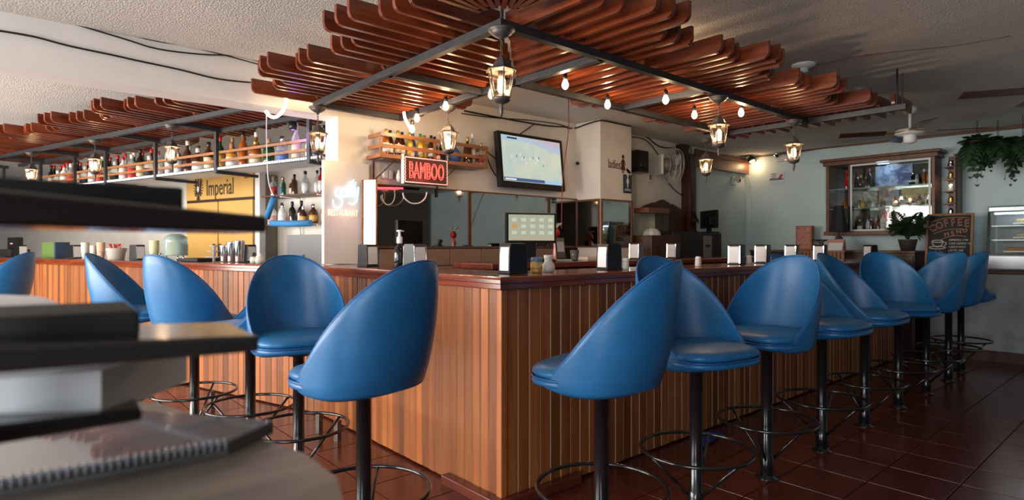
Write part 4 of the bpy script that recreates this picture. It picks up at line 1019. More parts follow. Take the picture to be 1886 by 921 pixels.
# ================================================================== RIGHT SIDE COUNTER AND ITS THINGS
GX = 6.15
ya = at(1700, 560, X=GX).y; gz = at(1886, 506, X=GX).z; tz = at(1886, 498, X=GX).z
gc = thing('service_counter', 'grey concrete service counter below the display case', 'counter', (GX, 0, 0))
MB().bbox(0, .5, -3.4, ya, .12, gz, .006).build('front', M['concrete'], gc)
MB().box(.05, .5, -3.4, ya-.02, 0, .12).build('plinth', M['dwood'], gc)
local('worktop', MB().bbox(GX-.03, GX+.53, -3.4, ya+.03, gz, gz+.035, .006), M['dwood'], gc, (0,0,0), 0); gc.children[-1].location = (-GX, 0, 0)
GT = gz+.0355
# sideboard under the cabinet
yl, yr = at(1392, 450, X=6.3).y, ya+.08
sbz = 1.17
sb = thing('sideboard', 'dark brown sideboard along the pale wall under the cabinet', 'sideboard', (6.15, 0, 0))
MB().bbox(0, .53, yr, yl, 0, sbz-.03, .004).build('body', M['dwood'], sb)
MB().bbox(-.02, .53, yr-.01, yl+.01, sbz-.03, sbz, .006).build('top_board', M['mwood'], sb)
n = 6
for k in range(n):
    a = yr+(yl-yr)*k/n+.015; b = yr+(yl-yr)*(k+1)/n-.015
    MB().bbox(-.016, 0, a, b, .08, sbz-.06, .004).build('door', M['dwood'], sb)
# display case
yc = at(1816, 430, X=6.2).y
dz0, dz1 = GT, at(1860, 378, X=6.2).z
dc = thing('display_case', 'steel and glass refrigerated display case on the grey counter', 'display case', (6.2, yc-1.1, dz0)); hh = dz1-dz0; W_ = 1.1
MB().bbox(0, .42, 0, W_, 0, hh*.25, .02).build('base', mat('case_steel', (.42,.45,.5), .3, .7), dc)
MB().bbox(.06, .42, 0, W_, hh*.9, hh, .015).build('top', mat('case_top', (.3,.33,.36), .3, .6), dc)
for a, b in ((0,.025), (W_-.025,W_)): MB().prism([(0,hh*.25),(.09,hh),(.42,hh),(.42,hh*.25)], a, b, frame_m((0,0,0),(1,0,0),(0,0,1),(0,1,0)) ).build('end_panel', M['black'], dc) if b < .1 else MB().prism([(0,hh*.25),(.02,hh*.25),(.11,hh),(.09,hh)], a, b, frame_m((0,0,0),(1,0,0),(0,0,1),(0,1,0))).build('end_frame', M['black'], dc)
MB().quad((.01,.025,hh*.26),(.01,W_-.025,hh*.26),(.09,W_-.025,hh*.9),(.09,.025,hh*.9)).build('front_glass', M['pane'], dc)
MB().quad((.02,W_-.012,hh*.26),(.41,W_-.012,hh*.26),(.41,W_-.012,hh*.9),(.1,W_-.012,hh*.9)).build('side_glass', M['pane'], dc)
MB().box(.40, .42, .025, W_-.025, hh*.25, hh*.9).build('back_panel', M['grey'], dc)
for z in (.46, .68): MB().box(.09, .39, .03, W_-.03, hh*z, hh*z+.012).build('glass_shelf', mat('case_shelf', (.5,.6,.62), .15), dc)
MB().box(.12, .18, .05, W_-.05, hh*.875, hh*.895).build('tube_lamp', emis('case_lamp', (.75,.9,1), 5), dc)
lamp(dc, (.2, W_-.3, hh*.8), .9, (.75,.92,1), .05)
for i, (yy, z) in enumerate(((.12,.26),(.42,.26),(.72,.26),(.2,.475),(.5,.475),(.2,.695),(.42,.695),(.62,.695))):
    t = thing('food_tray', 'tray of food, %s from the nearest corner inside the display case' % nth(i), 'tray', (6.2+.14, yc-.1-yy, dz0+hh*z+.013), 0, 'trays inside the display case')
    MB().bbox(0,.22,-.10,.10,0,.018,.004).build('tray', M['white'], t)
    MB().bbox(.02,.2,-.08,.08,.018,.055,.014).build('pastries', mat('pastry%d' % i, ((.45,.2,.06),(.6,.42,.2),(.35,.12,.04),(.6,.5,.3))[i % 4], .6, noise=.3, nscale=40, bump=.3), t)
# coffee board
bx = 6.22
p0, p1 = at(1703, 476, X=bx), at(1790, 476, X=bx); bw = (p0.y-p1.y); bh = at(1752, 392, X=bx+.06).z-GT
cb = thing('chalkboard', 'wood-framed chalkboard menu with coffee lettering leaning on the counter', 'chalkboard', (bx, (p0.y+p1.y)/2, GT)); cb.rotation_euler = (0, R(9), 0)
def oncb(o, y, z, dx=-.004, rot=0):
    ca, sa = math.cos(rot), math.sin(rot); o.matrix_local = frame_m((dx, y, z), (0,-ca,sa), (0,sa,ca), (-1,0,0)); return o
MB().box(0, .014, -bw/2, bw/2, 0, bh).build('board', M['dull'], cb)
fr = MB(); f_ = .022
for a, b, c_, d_ in ((-bw/2,-bw/2+f_,0,bh),(bw/2-f_,bw/2,0,bh),(-bw/2+f_,bw/2-f_,0,f_),(-bw/2+f_,bw/2-f_,bh-f_,bh)): fr.box(-.012, .016, a, b, c_, d_)
fr.build('frame', wood('board_frame', (.4,.18,.07), (.2,.08,.03), .5, (1,1,.1), 14, .1), cb)
chk = {k: mat('chalk_'+k, c, .9) for k, c in {'pink':(.6,.26,.18),'white':(.7,.7,.66),'yellow':(.7,.45,.15),'green':(.35,.5,.2)}.items()}
u = bw
for i, ch in enumerate('COFFEE'):
    f = (i-2.5)/2.5; rot = R(24-22*(f+1)/2*1.1)
    oncb(link('lettering', text_mesh(ch, u*.26, chk['pink'], .001, outline=u*.006, sx=.8), cb), -f*u*.36, bh*(.80+.055*(1-(f-.35)**2)-.02), rot=rot)
for i, ch in enumerate('MENU'):
    f = (i-1.5)/1.5; oncb(link('lettering', text_mesh(ch, u*.16, chk['pink'], .001, sx=.9), cb), -u*(.14+f*.19), bh*(.655+.035*f), rot=R(14))
for z0_, sp_, off in ((.93,.42,0),(.72,.36,.02),(.60,.28,.08)):
    MB().tube([(-.005, -(off*u+sp_*u*(k/5-1)), bh*(z0_-.05*((k-6.5)/5)**2)) for k in range(11)], u*.006, 4).build('chalk_arc', chk['yellow'], cb)
for i, s_ in enumerate(('ESPRESSO 1100', 'CAFE NEGRO 1200', 'CAPUCHINO', 'LATTE 1500', 'LATTE', 'CAFE')):
    oncb(link('lettering', text_mesh(s_, u*.072, chk['white'], .001, sx=.85, align='LEFT'), cb), -u*.0, bh*(.52-.062*i))
oncb(link('lettering', text_mesh("It's", u*.16, chk['pink'], .001, shear=.3), cb), u*.22, bh*.29, rot=R(4))
oncb(link('lettering', text_mesh("time for", u*.12, chk['yellow'], .001, shear=.3), cb), u*.2, bh*.19, rot=R(12))
oncb(link('lettering', text_mesh("Coffee", u*.14, chk['pink'], .001, shear=.3), cb), u*.12, bh*.10, rot=R(8))
cp = MB().tube([(-.005, u*.24+u*.12*math.cos(a), bh*.50+u*.03*math.sin(a)) for a in [2*PI*k/14 for k in range(14)]], u*.012, 4, True)
cp.tube([(-.005, u*.24+u*.12*math.cos(a), bh*.50+u*.15*math.sin(a)) for a in [PI+PI*k/8 for k in range(9)]], u*.012, 4)
cp.tube([(-.005, u*.1+u*.05*math.cos(a), bh*.455+u*.045*math.sin(a)) for a in [PI/2+PI*k/6 for k in range(7)]], u*.011, 4)
cp.tube([(-.005, u*.24+u*.18*math.cos(a), bh*.385+u*.035*math.sin(a)) for a in [2*PI*k/14 for k in range(14)]], u*.012, 4, True)
cp.build('cup_drawing', chk['white'], cb)
MB().tube([(-.005, -u*.1+.02*k*((-1)**k), bh*.06+u*.02*k) for k in range(5)], u*.012, 4).build('chalk_leaf', chk['green'], cb)
# potted palm on the sideboard end / counter
def frond(mb, base, az, L, rise, droop, n=11, lw=.012, ll=.11):
    pts = []
    for k in range(n+1):
        s_ = k/n; rr = L*s_; pts.append(Vector(base)+Vector((math.cos(az)*rr, math.sin(az)*rr, rise*s_-droop*s_*s_)))
    mb.tube(pts, [.004*(1-.7*k/n) for k in range(n+1)], 4)
    side = Vector((-math.sin(az), math.cos(az), 0))
    for k in range(2, n+1):
        t_ = (pts[k]-pts[k-1]).normalized(); l_ = ll*(math.sin(PI*min(.97, .15+.8*k/n)))
        for s_ in (-1, 1):
            d_ = (side*s_*.8+t_*.65+Vector((0,0,-.2))).normalized(); nn = d_.cross(t_).normalized(); wv = d_.cross(nn)
            p = pts[k]; mb.add([p, p+d_*l_*.5+wv*lw, p+d_*l_, p+d_*l_*.5-wv*lw], [(0,1,2,3)])
rp = random.Random(5)
p = at(1672, 462, X=6.14)
pp = thing('potted_palm', 'dark green potted palm in front of the display cabinet', 'plant', (p.x, p.y, GT if p.y < ya else sbz+.001))
MB().lathe([(0,0),(.07,0),(.095,.12),(.1,.13),(.09,.13),(.085,.11),(0,.11)], 16).build('pot', M['iron'], pp)
fo = MB()
for k in range(17): frond(fo, (0,0,.11), k*2.4+.2, rp.uniform(.11,.2), rp.uniform(.3,.5), rp.uniform(.1,.4), ll=.17, lw=.018)
fo.build('fronds', M['leaf2'], pp)
# hanging ferns
for i, (px, py, L_, lab) in enumerate(((1800, 262, .55, 'hanging dark fern left of the others by the pale wall'), (1838, 262, .38, 'middle hanging fern by the pale wall'), (1884, 258, .5, 'hanging fern cut off by the right edge of the view'))):
    p = at(px, py, X=6.0); t = thing('hanging_fern', lab, 'plant', p, 0, 'ferns hanging before the pale wall')
    MB().lathe([(0,-.06),(.06,-.05),(.1,0),(.105,.01),(.09,.01),(0,0)], 14).build('basket', M['dwood'], t)
    ch = MB()
    for k in range(14): ch.tube([Vector((0,0,.03+k*.03))+Vector((.008*math.cos(a)*(k % 2), .008*math.cos(a)*((k+1) % 2), .018*math.sin(a))) for a in [2*PI*j/6 for j in range(6)]], .0025, 4, True) if .03+k*.03 < ZC-p.z-.02 else None
    ch.build('chain', M['iron'], t)
    fo = MB()
    for k in range(44): frond(fo, (0,0,0), rp.uniform(0, 2*PI), rp.uniform(.06,.24), rp.uniform(.02,.14), rp.uniform(.1,L_)*(.75 if k % 4 else 1.1), n=8, ll=.12, lw=.022)
    fo.build('fronds', M['leaf'], t)
# table lamp, framed picture, calendar, wooden caddies on the sideboard
def on_sb(px, X=6.4): return Vector((X, at(px, 440, X=X).y, sbz+.0005))
p = on_sb(1545, 6.23)
tl = thing('table_lamp', 'table lamp with black bell shade before the cabinet', 'lamp', p); hs = at(1545, 379, X=6.23).z-sbz
MB().lathe([(0,0),(.07,0),(.075,.012),(.04,.03),(.06,.07),(.065,.12),(.03,.17),(.012,.19),(.012,hs-.1),(0,hs-.1)], 16).build('base', M['iron'], tl)
MB().lathe([(.118,hs*.42),(.1,hs*.58),(.075,hs*.8),(.062,hs),(.058,hs),(.07,hs*.8),(.095,hs*.58),(.113,hs*.42)], 8, smooth=False).build('shade', M['dull'], tl)
p = on_sb(1480, 6.40); t = thing('framed_picture', 'small orange and pink picture box standing left of the cabinet', 'picture', p)
hp = at(1480, 416, X=6.4).z-sbz; MB().bbox(0,.08,-.105,.105,0,hp,.006).build('box', mat('orange_box', (.45,.16,.09), .5), t)
MB().box(-.003,0,-.085,.085,.02,hp-.02).build('print', blot('print_d', (.5,.15,.1), (.65,.3,.25), (.3,.06,.06), 20), t)
p = Vector((5.96, at(1541,440,X=5.96).y, 1.166)); t = thing('table_calendar', 'pink and white folded table card on the right slatted caddy', 'table card', p)
MB().prism([(-.06,0),(.06,0),(.012,.14),(-.012,.14)], -.09, .09, frame_m((0,0,0),(1,0,0),(0,0,1),(0,1,0))).build('card', mat('pink_card', (.6,.3,.26), .6), t)
MB().quad((-.062,-.08,.006),(-.062,.08,.006),(-.014,.08,.13),(-.014,-.08,.13)).build('page', M['paper'], t)
p = on_sb(1513, 6.3); t = thing('dried_flowers', 'dark red dried flowers beside the orange picture box', 'flowers', p)
MB().lathe([(0,0),(.03,0),(.04,.05),(.02,.09),(.024,.1),(0,.1)], 12).build('vase', M['iron'], t)
fo = MB()
for k in range(7): frond(fo, (0,0,.08), k*.9, .12, .16, .12, n=6, ll=.06, lw=.012)
fo.build('blooms', mat('dark_red_bloom', (.07,.012,.012), .7), t)
for i, px in enumerate((1490, 1545)):
    p = at(px, 452, X=6.05); t = thing('wooden_caddy', ('slatted wooden caddy below the orange picture box', 'slatted wooden caddy below the table lamp')[i], 'caddy', (5.86, p.y, 1.0))
    MB().box(0,.2,-.13,.13,0,.012).build('floor', M['rail'], t)
    for k in range(6): MB().box(-.008,0,-.13+k*.045,-.095+k*.045,0,.15).build('slat', M['rail'], t)
    MB().box(-.012,.21,-.14,.14,.15,.165).build('rim', M['rail'], t)
ya_, yb_ = at(1545, 452, X=6.05).y-.2, at(1490, 452, X=6.05).y+.2
one('caddy_table', MB().bbox(5.82,6.11,ya_,yb_,.96,.999,.006).box(5.86,6.1,ya_+.1,yb_-.1,0,.96), M['dwood'], 'dark wooden stand carrying the two slatted caddies', 'stand')
# ================================================================== THINGS ON THE BAR
def make_napkin():
    t = thing('napkin_dispenser', 'x', 'napkin dispenser', (0,0,0), 0, 'black napkin dispensers on the counters')
    h, a, b = .155, .058, .047
    bm_ = MB()
    pr = [(-a,0),(a,0),(a*.98,.1),(a*.9,h-.012),(a*.8,h),(-a*.8,h),(-a*.9,h-.012),(-a*.98,.1)]
    bm_.prism(pr, -b, b, frame_m((0,0,0),(1,0,0),(0,0,1),(0,-1,0))); bm_.build('case', M['black'], t)
    for s_ in (-1, 1):
        f = [(s_*(a+.0015),-b*.8,.016),(s_*(a+.0015),b*.8,.016),(s_*(a*.985+.0015),b*.8,.1),(s_*(a*.91+.0015),b*.78,h-.018),(s_*(a*.91+.0015),-b*.78,h-.018),(s_*(a*.985+.0015),-b*.8,.1)]
        MB().add(f+[(x-s_*.003,y,z) for x,y,z in f], [(0,1,2,5),(5,2,3,4),(6,9+2,9-1,7),(0,6,7,1),(1,7,8,2),(2,8,9,3),(3,9,10,4),(4,10,11,5),(5,11,6,0)]).build('napkins', M['paper'], t)
        for k in (-1, 1): MB().beam((s_*(a+.001),k*b*.92,.008),(s_*(a*.91+.001),k*b*.92,h-.012), .007, .004).build('chrome_edge', M['chrome'], t)
    MB().bbox(-a-.004,a+.004,-b-.003,b+.003,0,.01,.002).build('foot', M['dull'], t)
    return t
BT = 1.0815
npd = make_napkin()
def nap(i, pos, rz, lab):
    global npd
    if i == 0: npd.location = pos; npd.rotation_euler = (0,0,rz); npd['label'] = lab
    else: dup(npd, pos, rz, lab)
C_ = [(945,.21,-4,'black napkin dispenser at the bar corner'),(1122,.2,-8,'black napkin dispenser right of the small cream jug'),(1357,.22,8,'black napkin dispenser, first of the far group on the right bar top'),(1405,.24,8,'black napkin dispenser, second of the far group on the right bar top'),(1459,.26,8,'black napkin dispenser, third of the far group on the right bar top'),(1511,.26,6,'black napkin dispenser, fourth of the far group on the right bar top'),(1603,.24,-14,'black napkin dispenser standing alone at the far end of the bar')]
for i, (px, Y, rz, lb) in enumerate(C_):
    p = at(px, 480, Y=Y); nap(i, (p.x, Y, BT), R(rz), lb)
for px, lb in ((678,'black napkin dispenser beside the white pillar'), (764,'black napkin dispenser beside the pump bottle')):
    p = at(px, 480, X=.2); nap(1, (.2, p.y, BT), R(95), lb)
for px, lb in ((1172,'black napkin dispenser on the work counter behind the column'), (1240,'black napkin dispenser on the work counter before the black box')):
    p = at(px, 470, Y=1.25); nap(1, (p.x, 1.25, 1.1015), R(14), lb)
for px, lb in ((253,'black napkin dispenser between the bucket and the pale cup'), (138,'black napkin dispenser with a picture front beside the green box'), (38,'blue-black napkin dispenser at the far left of the bar'), (456,'small dispenser beside the steel shakers')):
    p = at(px, 470, A=.22 if px < 400 else .32); nap(1, (p.x, p.y, BT), ANG+R(95), lb)
def lathe_thing(nm_, lab, cat, p, prof, mt_, parts=(), grp=None, n=16):
    t = thing(nm_, lab, cat, p, 0, grp); MB().lathe(prof, n).build('body', mt_, t)
    for pn, pf, pm in parts: MB().lathe(pf, n).build(pn, pm, t)
    return t
def onC(px, Y): p = at(px, 480, Y=Y); return (p.x, Y, BT)
for px, Y, lb in ((1152,.14,'white salt shaker right of the second dispenser'),(1286,.16,'white salt shaker alone on the right bar top'),(1433,.2,'white salt shaker between the far dispensers'),(1380,.2,'small white salt shaker beside the first far dispenser')):
    lathe_thing('salt_shaker', lb, 'shaker', onC(px, Y), [(0,0),(.022,0),(.0235,.004),(.021,.045),(.019,.05)], M['cream'], [('lid', [(.0195,.05),(.021,.054),(.019,.066),(.013,.07),(0,.07)], M['white'])], 'white salt shakers on the bar')
lathe_thing('spice_jar', 'glass spice jar with blue lid at the bar corner', 'jar', onC(988,.2), [(0,0),(.03,0),(.032,.006),(.032,.055),(.027,.062)], mat('jar_content', (.55,.36,.12), .3, noise=.4, nscale=60), [('lid', [(.029,.062),(.031,.064),(.031,.08),(.027,.083),(0,.083)], mat('jar_lid', (.12,.25,.42), .35)), ('label', [(.0325,.018),(.0325,.046)], LABM['gold'])])
lathe_thing('cream_jug', 'small cream ceramic jug beside the spice jar', 'jug', onC(1010,.2), [(0,0),(.03,0),(.036,.02),(.034,.04),(.024,.055),(.021,.065),(.024,.075),(.026,.092),(.022,.094),(.018,.08),(0,.078)], M['cream'])
t = thing('soap_dispenser', 'black pump bottle with white nozzle between two napkin dispensers', 'pump bottle', (.2, at(736,480,X=.2).y, BT), R(30))
MB().lathe([(0,0),(.042,0),(.045,.008),(.045,.10),(.038,.125),(.02,.145),(.016,.15),(.016,.165)], 16, sy=.8).build('bottle', bglass('soap', (.012,.01,.012)), t)
MB().lathe([(.018,.16),(.019,.162),(.019,.2),(.01,.205),(.008,.225),(.008,.235),(.02,.237),(.02,.246),(0,.248)], 14).box(-.008,.045,-.008,.008,.236,.246).build('pump', M['white'], t)
MB().box(-.028,.028,-.0378,-.0368,.02,.09).build('label', LABM['black'], t)
# left counter
def onA(px, A=.2): p = at(px, 470, A=A); return (p.x, p.y, BT)
def hA(px, py, A=.2): return at(px, py, A=A).z-BT
p = onA(88,.3); t = thing('green_box', 'dull green box with dark side standing on the left bar top', 'box', p, ANG)
MB().bbox(0,.16,-.17,.17,0,.19,.004).build('carton', mat('olive_green', (.12,.2,.045), .7), t); MB().bbox(.0,.155,-.21,-.172,0,.19,.003).build('side_card', mat('navy_card', (.03,.06,.12), .6), t)
p = onA(18,.32); t = thing('cash_register', 'dark cash register at the far left of the bar', 'cash register', p, ANG)
MB().bbox(-.06,.16,-.2,.2,0,.1,.01).build('base', M['dull'], t); MB().bbox(.02,.1,-.15,.15,.1,.26,.01).build('display', M['black'], t)
MB().box(.015,.02,-.03,.03,.17,.18).build('indicator', emis('reg_led', (1,.2,.35), 3), t)
def stackcup(px, lab, n, col, r_=.04, A=.2, h=.11):
    t = thing('cup_stack', lab, 'cup stack', onA(px, A), 0, 'stacked cups on the left bar top')
    for k in range(n): MB().lathe([(0,.0),(r_*.72,0),(r_,h),(r_*1.04,h+.003),(r_*.97,h-.002),(r_*.68,.008),(0,.008)], 16).build('cup', col, t, (0,0,k*.017))
whitec = mat('pale_cup', (.72,.7,.6), .5, noise=.25, nscale=25); printc = mat('printed_cup', (.7,.45,.32), .5, noise=.4, nscale=35)
stackcup(157,'stack of pale patterned cups right of the picture dispenser',5,whitec); stackcup(186,'stack of orange printed cups left of the bucket',5,printc); stackcup(172,'short stack of clear cups between the two tall stacks',3,M['cream'],.034)
stackcup(284,'stack of pale yellow cups left of the water dispenser',6,mat('yellow_cup', (.7,.68,.4), .5, noise=.2, nscale=20),.045)
p = onA(214); t = thing('straw_bucket', 'white bucket of red straws and packets on the left bar top', 'bucket', p)
MB().lathe([(0,0),(.075,0),(.095,.12),(.1,.122),(.09,.118),(.072,.01),(0,.01)], 20).build('bucket', M['cream'], t)
MB().tube([(.098*math.cos(a),-.02-.01*math.sin(a),.118-.07*math.sin(a)) for a in [PI*k/8 for k in range(9)]], .003, 5).build('handle', M['chrome'], t)
rr = random.Random(9)
for k in range(9): MB().beam((rr.uniform(-.05,.05),rr.uniform(-.05,.05),.03),(rr.uniform(-.07,.07),rr.uniform(-.06,.06),.165), .022, .005).build('packet', (LABM['red'], LABM['pink'], CAPM['red'])[k % 3], t)
p = onA(324,.26); t = thing('water_dispenser', 'clear ribbed drink dispenser on a chrome stand on the left bar top', 'drink dispenser', p)
MB().lathe([(0,.05),(.1,.05),(.108,.06),(.104,.09),(.108,.10),(.104,.13),(.108,.14),(.104,.17),(.108,.18),(.1,.23),(.05,.26),(0,.26)], 22).build('tank', mat('aqua_glass', (.55,.72,.68), .08, trans=.6), t)
for k in range(3): MB().tube([(.085*math.cos(k*2.1+.5),.085*math.sin(k*2.1+.5),0),(.085*math.cos(k*2.1+.5),.085*math.sin(k*2.1+.5),.05)], .008, 8).build('leg', M['chrome'], t)
MB().tube([(-.11,0,.07),(-.14,0,.07),(-.14,0,.05)], .008, 8).build('tap', M['chrome'], t)
one('bar_tray', MB().bbox(-.11,.11,-.17,.17,0,.03,.008), M['dull'], 'low black tray right of the drink dispenser', 'tray', None, onA(365,.25), (0,0,ANG))
t = thing('glass_stand', 'stacked clear glass dish tower right of the black tray', 'glass stand', onA(394,.2))
for k, r_ in enumerate((.075,.06,.045)): MB().lathe([(.012,k*.05),(.012,k*.05+.035),(r_,k*.05+.045),(r_,k*.05+.05),(.012,k*.05+.047)], 16).build('dish', mat('clear_dish', (.75,.75,.8), .1, trans=.5), t)
for i, (px, h) in enumerate(((414,.15),(427,.18),(441,.19))):
    lathe_thing('cocktail_shaker', 'steel cocktail shaker, %s from the glass stand' % nth(i), 'shaker', onA(px), [(0,0),(.033,0),(.036,.01),(.045,h-.01),(.046,h),(.042,h),(.032,.01),(0,.01)], M['chrome'], (), 'steel shakers on the left bar top')
for i, px in enumerate((468, 478)):
    lathe_thing('sauce_pot', ('white sauce pot with black lid right of the shakers', 'pale sauce pot nearest the second left stool')[i], 'pot', onA(px,.14), [(0,0),(.03,0),(.036,.03),(.026,.055)], M['cream'], [('lid', [(.027,.055),(.028,.06),(.012,.07),(.014,.085),(0,.09)], M['black'] if i == 0 else M['white'])])
# ================================================================== INSIDE THE BAR
IZ = 1.1005
p = at(978, 470, Y=1.36)
mo = thing('pos_monitor', 'black touch monitor with pale icon screen on the work counter', 'monitor', (p.x, 1.36, IZ), R(-22))
x0, x1, z0, z1 = yb(943, 1015, 391, 448, 1.3); w2 = (x1-x0)/2*1.02; zc = (z0+z1)/2-IZ; h2 = (z1-z0)/2
MB().bbox(-w2, w2, -.015, .02, zc-h2, zc+h2, .006).build('housing', M['black'], mo)
sc_ = MB().box(-w2+.02, w2-.02, -.0165, -.015, zc-h2+.022, zc+h2-.016).build('screen', em2('pos_screen', (.52,.54,.40), .75), mo)
ic = em2('pos_icon', (.72,.72,.56), .8)
for r_ in range(3):
    for c_ in range(5): MB().box(-w2*.78+c_*w2*.36, -w2*.78+c_*w2*.36+w2*.19, -.0175, -.0166, zc+h2*(.42-.42*r_), zc+h2*(.42-.42*r_)+h2*.22).build('icon', em2('pos_orange', (.8,.35,.08), .8) if (r_, c_) == (1, 0) else ic, sc_)
MB().box(-w2+.02, w2-.02, -.0175, -.0166, zc-h2+.022, zc-h2+.05).build('task_bar', em2('pos_bar', (.62,.56,.4), .7), sc_)
MB().box(-.04, .04, -.005, .03, .02, zc-h2+.02).bbox(-.11, .11, -.08, .1, 0, .02, .006).build('stand', M['black'], mo)
p = at(953, 470, Y=1.2)
one('keyboard', MB().bbox(-.16,.16,-.06,.06,0,.018,.004).box(-.15,.15,-.05,.05,.018,.024), M['dull'], 'black keyboard before the touch monitor', 'keyboard', None, (at(985,470,Y=1.18).x, 1.19, IZ), (0,0,R(-20)))
p = at(1037, 470, Y=1.3); t = thing('card_terminal', 'grey handset on a tilted stand right of the monitor', 'card terminal', (p.x, 1.3, IZ), R(-30))
MB().bbox(-.06,.06,-.06,.08,0,.015,.004).build('stand', M['grey'], t); MB().bbox(-.04,.04,-.01,.012,0,.19,.006, Matrix.Translation((0,.05,.015)) @ Matrix.Rotation(R(-20), 4, 'X')).build('handset', M['black'], t)
MB().box(-.03,.03,-.013,-.011,.06,.15, Matrix.Translation((0,.05,.015)) @ Matrix.Rotation(R(-20), 4, 'X')).build('display', M['grey'], t)
p = at(1058, 470, Y=1.28); one('drinking_glass', MB().lathe([(0,0),(.03,0),(.04,.09),(.037,.09),(.028,.008),(0,.008)], 14), mat('tumbler', (.8,.78,.75), .05, trans=.9), 'empty glass tumbler on the work counter', 'glass', None, (p.x, 1.28, IZ))
p = at(1085, 472, Y=1.4); one('napkin_pile', MB().bbox(-.1,.1,-.07,.07,0,.03,.006), M['cream'], 'low pile of cream napkins right of the tumbler', 'napkins', None, (p.x, 1.4, IZ))
p = at(1024, 470, Y=1.52); t = thing('ornament_figure', 'tall red and white glass ornament beside the monitor', 'ornament', (p.x, 1.52, IZ))
MB().lathe([(0,0),(.035,0),(.03,.05),(.022,.12),(.028,.16),(.018,.2),(0,.2)], 12).build('vase', mat('pink_glass', (.6,.2,.18), .15), t)
MB().lathe([(0,.2),(.03,.215),(.034,.25),(.015,.28),(0,.285)], 10).build('red_bloom', CAPM['red'], t)
fo = MB(); 
for k in range(6): frond(fo, (0,0,.27), k*1.05, .05, .07, .02, n=4, ll=.04, lw=.01)
fo.build('white_petals', M['white'], t)
one('stool_chair', MB().bbox(-.17,.17,-.17,.17,1.06,1.09,.008).box(-.16,-.12,-.16,-.12,0,1.06).box(.12,.16,-.16,-.12,0,1.06).box(-.16,-.12,.12,.16,0,1.06).box(.12,.16,.12,.16,0,1.06), M['top'], 'small red wood side table left of the corner dispenser', 'table', None, (at(905,480,Y=1.85).x, 1.85, 0))
# furniture against the back wall right of the column
x0, x1, z0, z1 = yb(1188, 1258, 372, 470, 2.15)
t = thing('carved_cabinet', 'dark cabinet with carved crest against the wall', 'cabinet', (x0, 2.14, 0)); w_ = x1-x0
zc = at(1223, 385, Y=2.15).z; zk = at(1223, 367, Y=2.15).z
MB().bbox(0, w_, 0, .13, 0, zc, .006).build('body', M['dwood'], t)
cr_ = [(-.03,zc)]+[(w_*f, zc+(zk-zc)*g) for f, g in ((.06,.28),(.15,.45),(.24,.62),(.29,.55),(.36,.75),(.44,.9),(.5,1),(.56,.9),(.64,.72),(.7,.52),(.75,.6),(.84,.42),(.93,.25))]+[(w_+.03,zc)]
MB().prism(cr_, 0, .03, frame_m((0,.06,0),(1,0,0),(0,0,1),(0,-1,0))).build('carved_crest', M['dwood'], t)
for k in range(5): MB().bbox(w_*k/5+.01, w_*(k+1)/5-.01, -.012, 0, .1, zc-.05, .004).build('panel', M['dwood'], t)
x0, x1, z0, z1 = yb(1181, 1219, 384, 434, 1.95)
t = thing('glass_box', 'glass-fronted box with crumpled white cloth left of the carved cabinet', 'glass box', (x0, 1.85, z0)); w_, h_ = x1-x0, z1-z0
MB().box(0,w_,0,.2,h_*.82,h_).build('lid', M['mwood'], t); MB().box(0,w_,.19,.2,0,h_*.82).build('back', mat('box_back', (.55,.5,.36), .5), t)
MB().box(0,.01,0,.19,0,h_*.82).build('side', M['pane'], t); MB().box(w_-.01,w_,0,.19,0,h_*.82).build('side', M['pane'], t)
MB().lathe([(.14,0),(.13,.04),(.09,.07),(.04,.085),(0,.09)], 9, c=(w_/2,.1,0), smooth=False, sy=.55).build('cloth', M['paper'], t)
xm = (x0+x1)/2
one('cabinet_base', MB().bbox(xm-.28,xm+.28,1.75,2.1,0,z0-.001,.006), M['dwood'], 'dark wooden base carrying the glass box', 'base cabinet')
x0, x1, z0, z1 = yb(1240, 1329, 428, 470, 1.9)
t = thing('black_cooler', 'large black box cabinet carrying the register monitor', 'cabinet', (x0, 1.9, 0)); w_ = x1-x0
MB().bbox(0,w_,0,.21,0,z1,.012).build('body', mat('cooler_black', (.02,.021,.024), .5), t)
MB().box(w_*.6,w_*.78,-.003,0,z1-.33,z1-.04).build('price_card', mat('pink_grey_card', (.3,.24,.24), .6), t)
MB().box(w_*.64,w_*.74,-.0045,-.003,z1-.18,z1-.15).build('print_line', M['black'], t)
p = at(1306, 425, Y=2.02)
t = thing('register_monitor', 'black register monitor seen from behind on the black cabinet', 'monitor', (p.x, 2.02, z1+.001), R(60))
hm = at(1306, 388, Y=2.02).z-z1; MB().bbox(-.2,.2,-.02,.02,.06,hm,.008).bbox(-.1,.1,.02,.05,.1,hm-.08,.01).build('housing', M['black'], t)
MB().bbox(-.1,.1,-.09,.09,0,.015,.004).box(-.03,.03,-.02,.02,.015,.1).build('stand', M['black'], t)
p = at(1280, 425, Y=2.02); t = thing('desk_phone', 'small black gadget on a stalk beside the register monitor', 'gadget', (p.x, 2.02, z1+.001))
MB().lathe([(0,0),(.05,0),(.045,.012),(.012,.02),(.01,.13),(0,.13)], 12).build('stand', M['black'], t); MB().lathe([(0,-.02),(.045,-.01),(.05,.01),(.02,.03),(0,.03)], 12, c=(0,0,.15)).build('head', M['dull'], t)
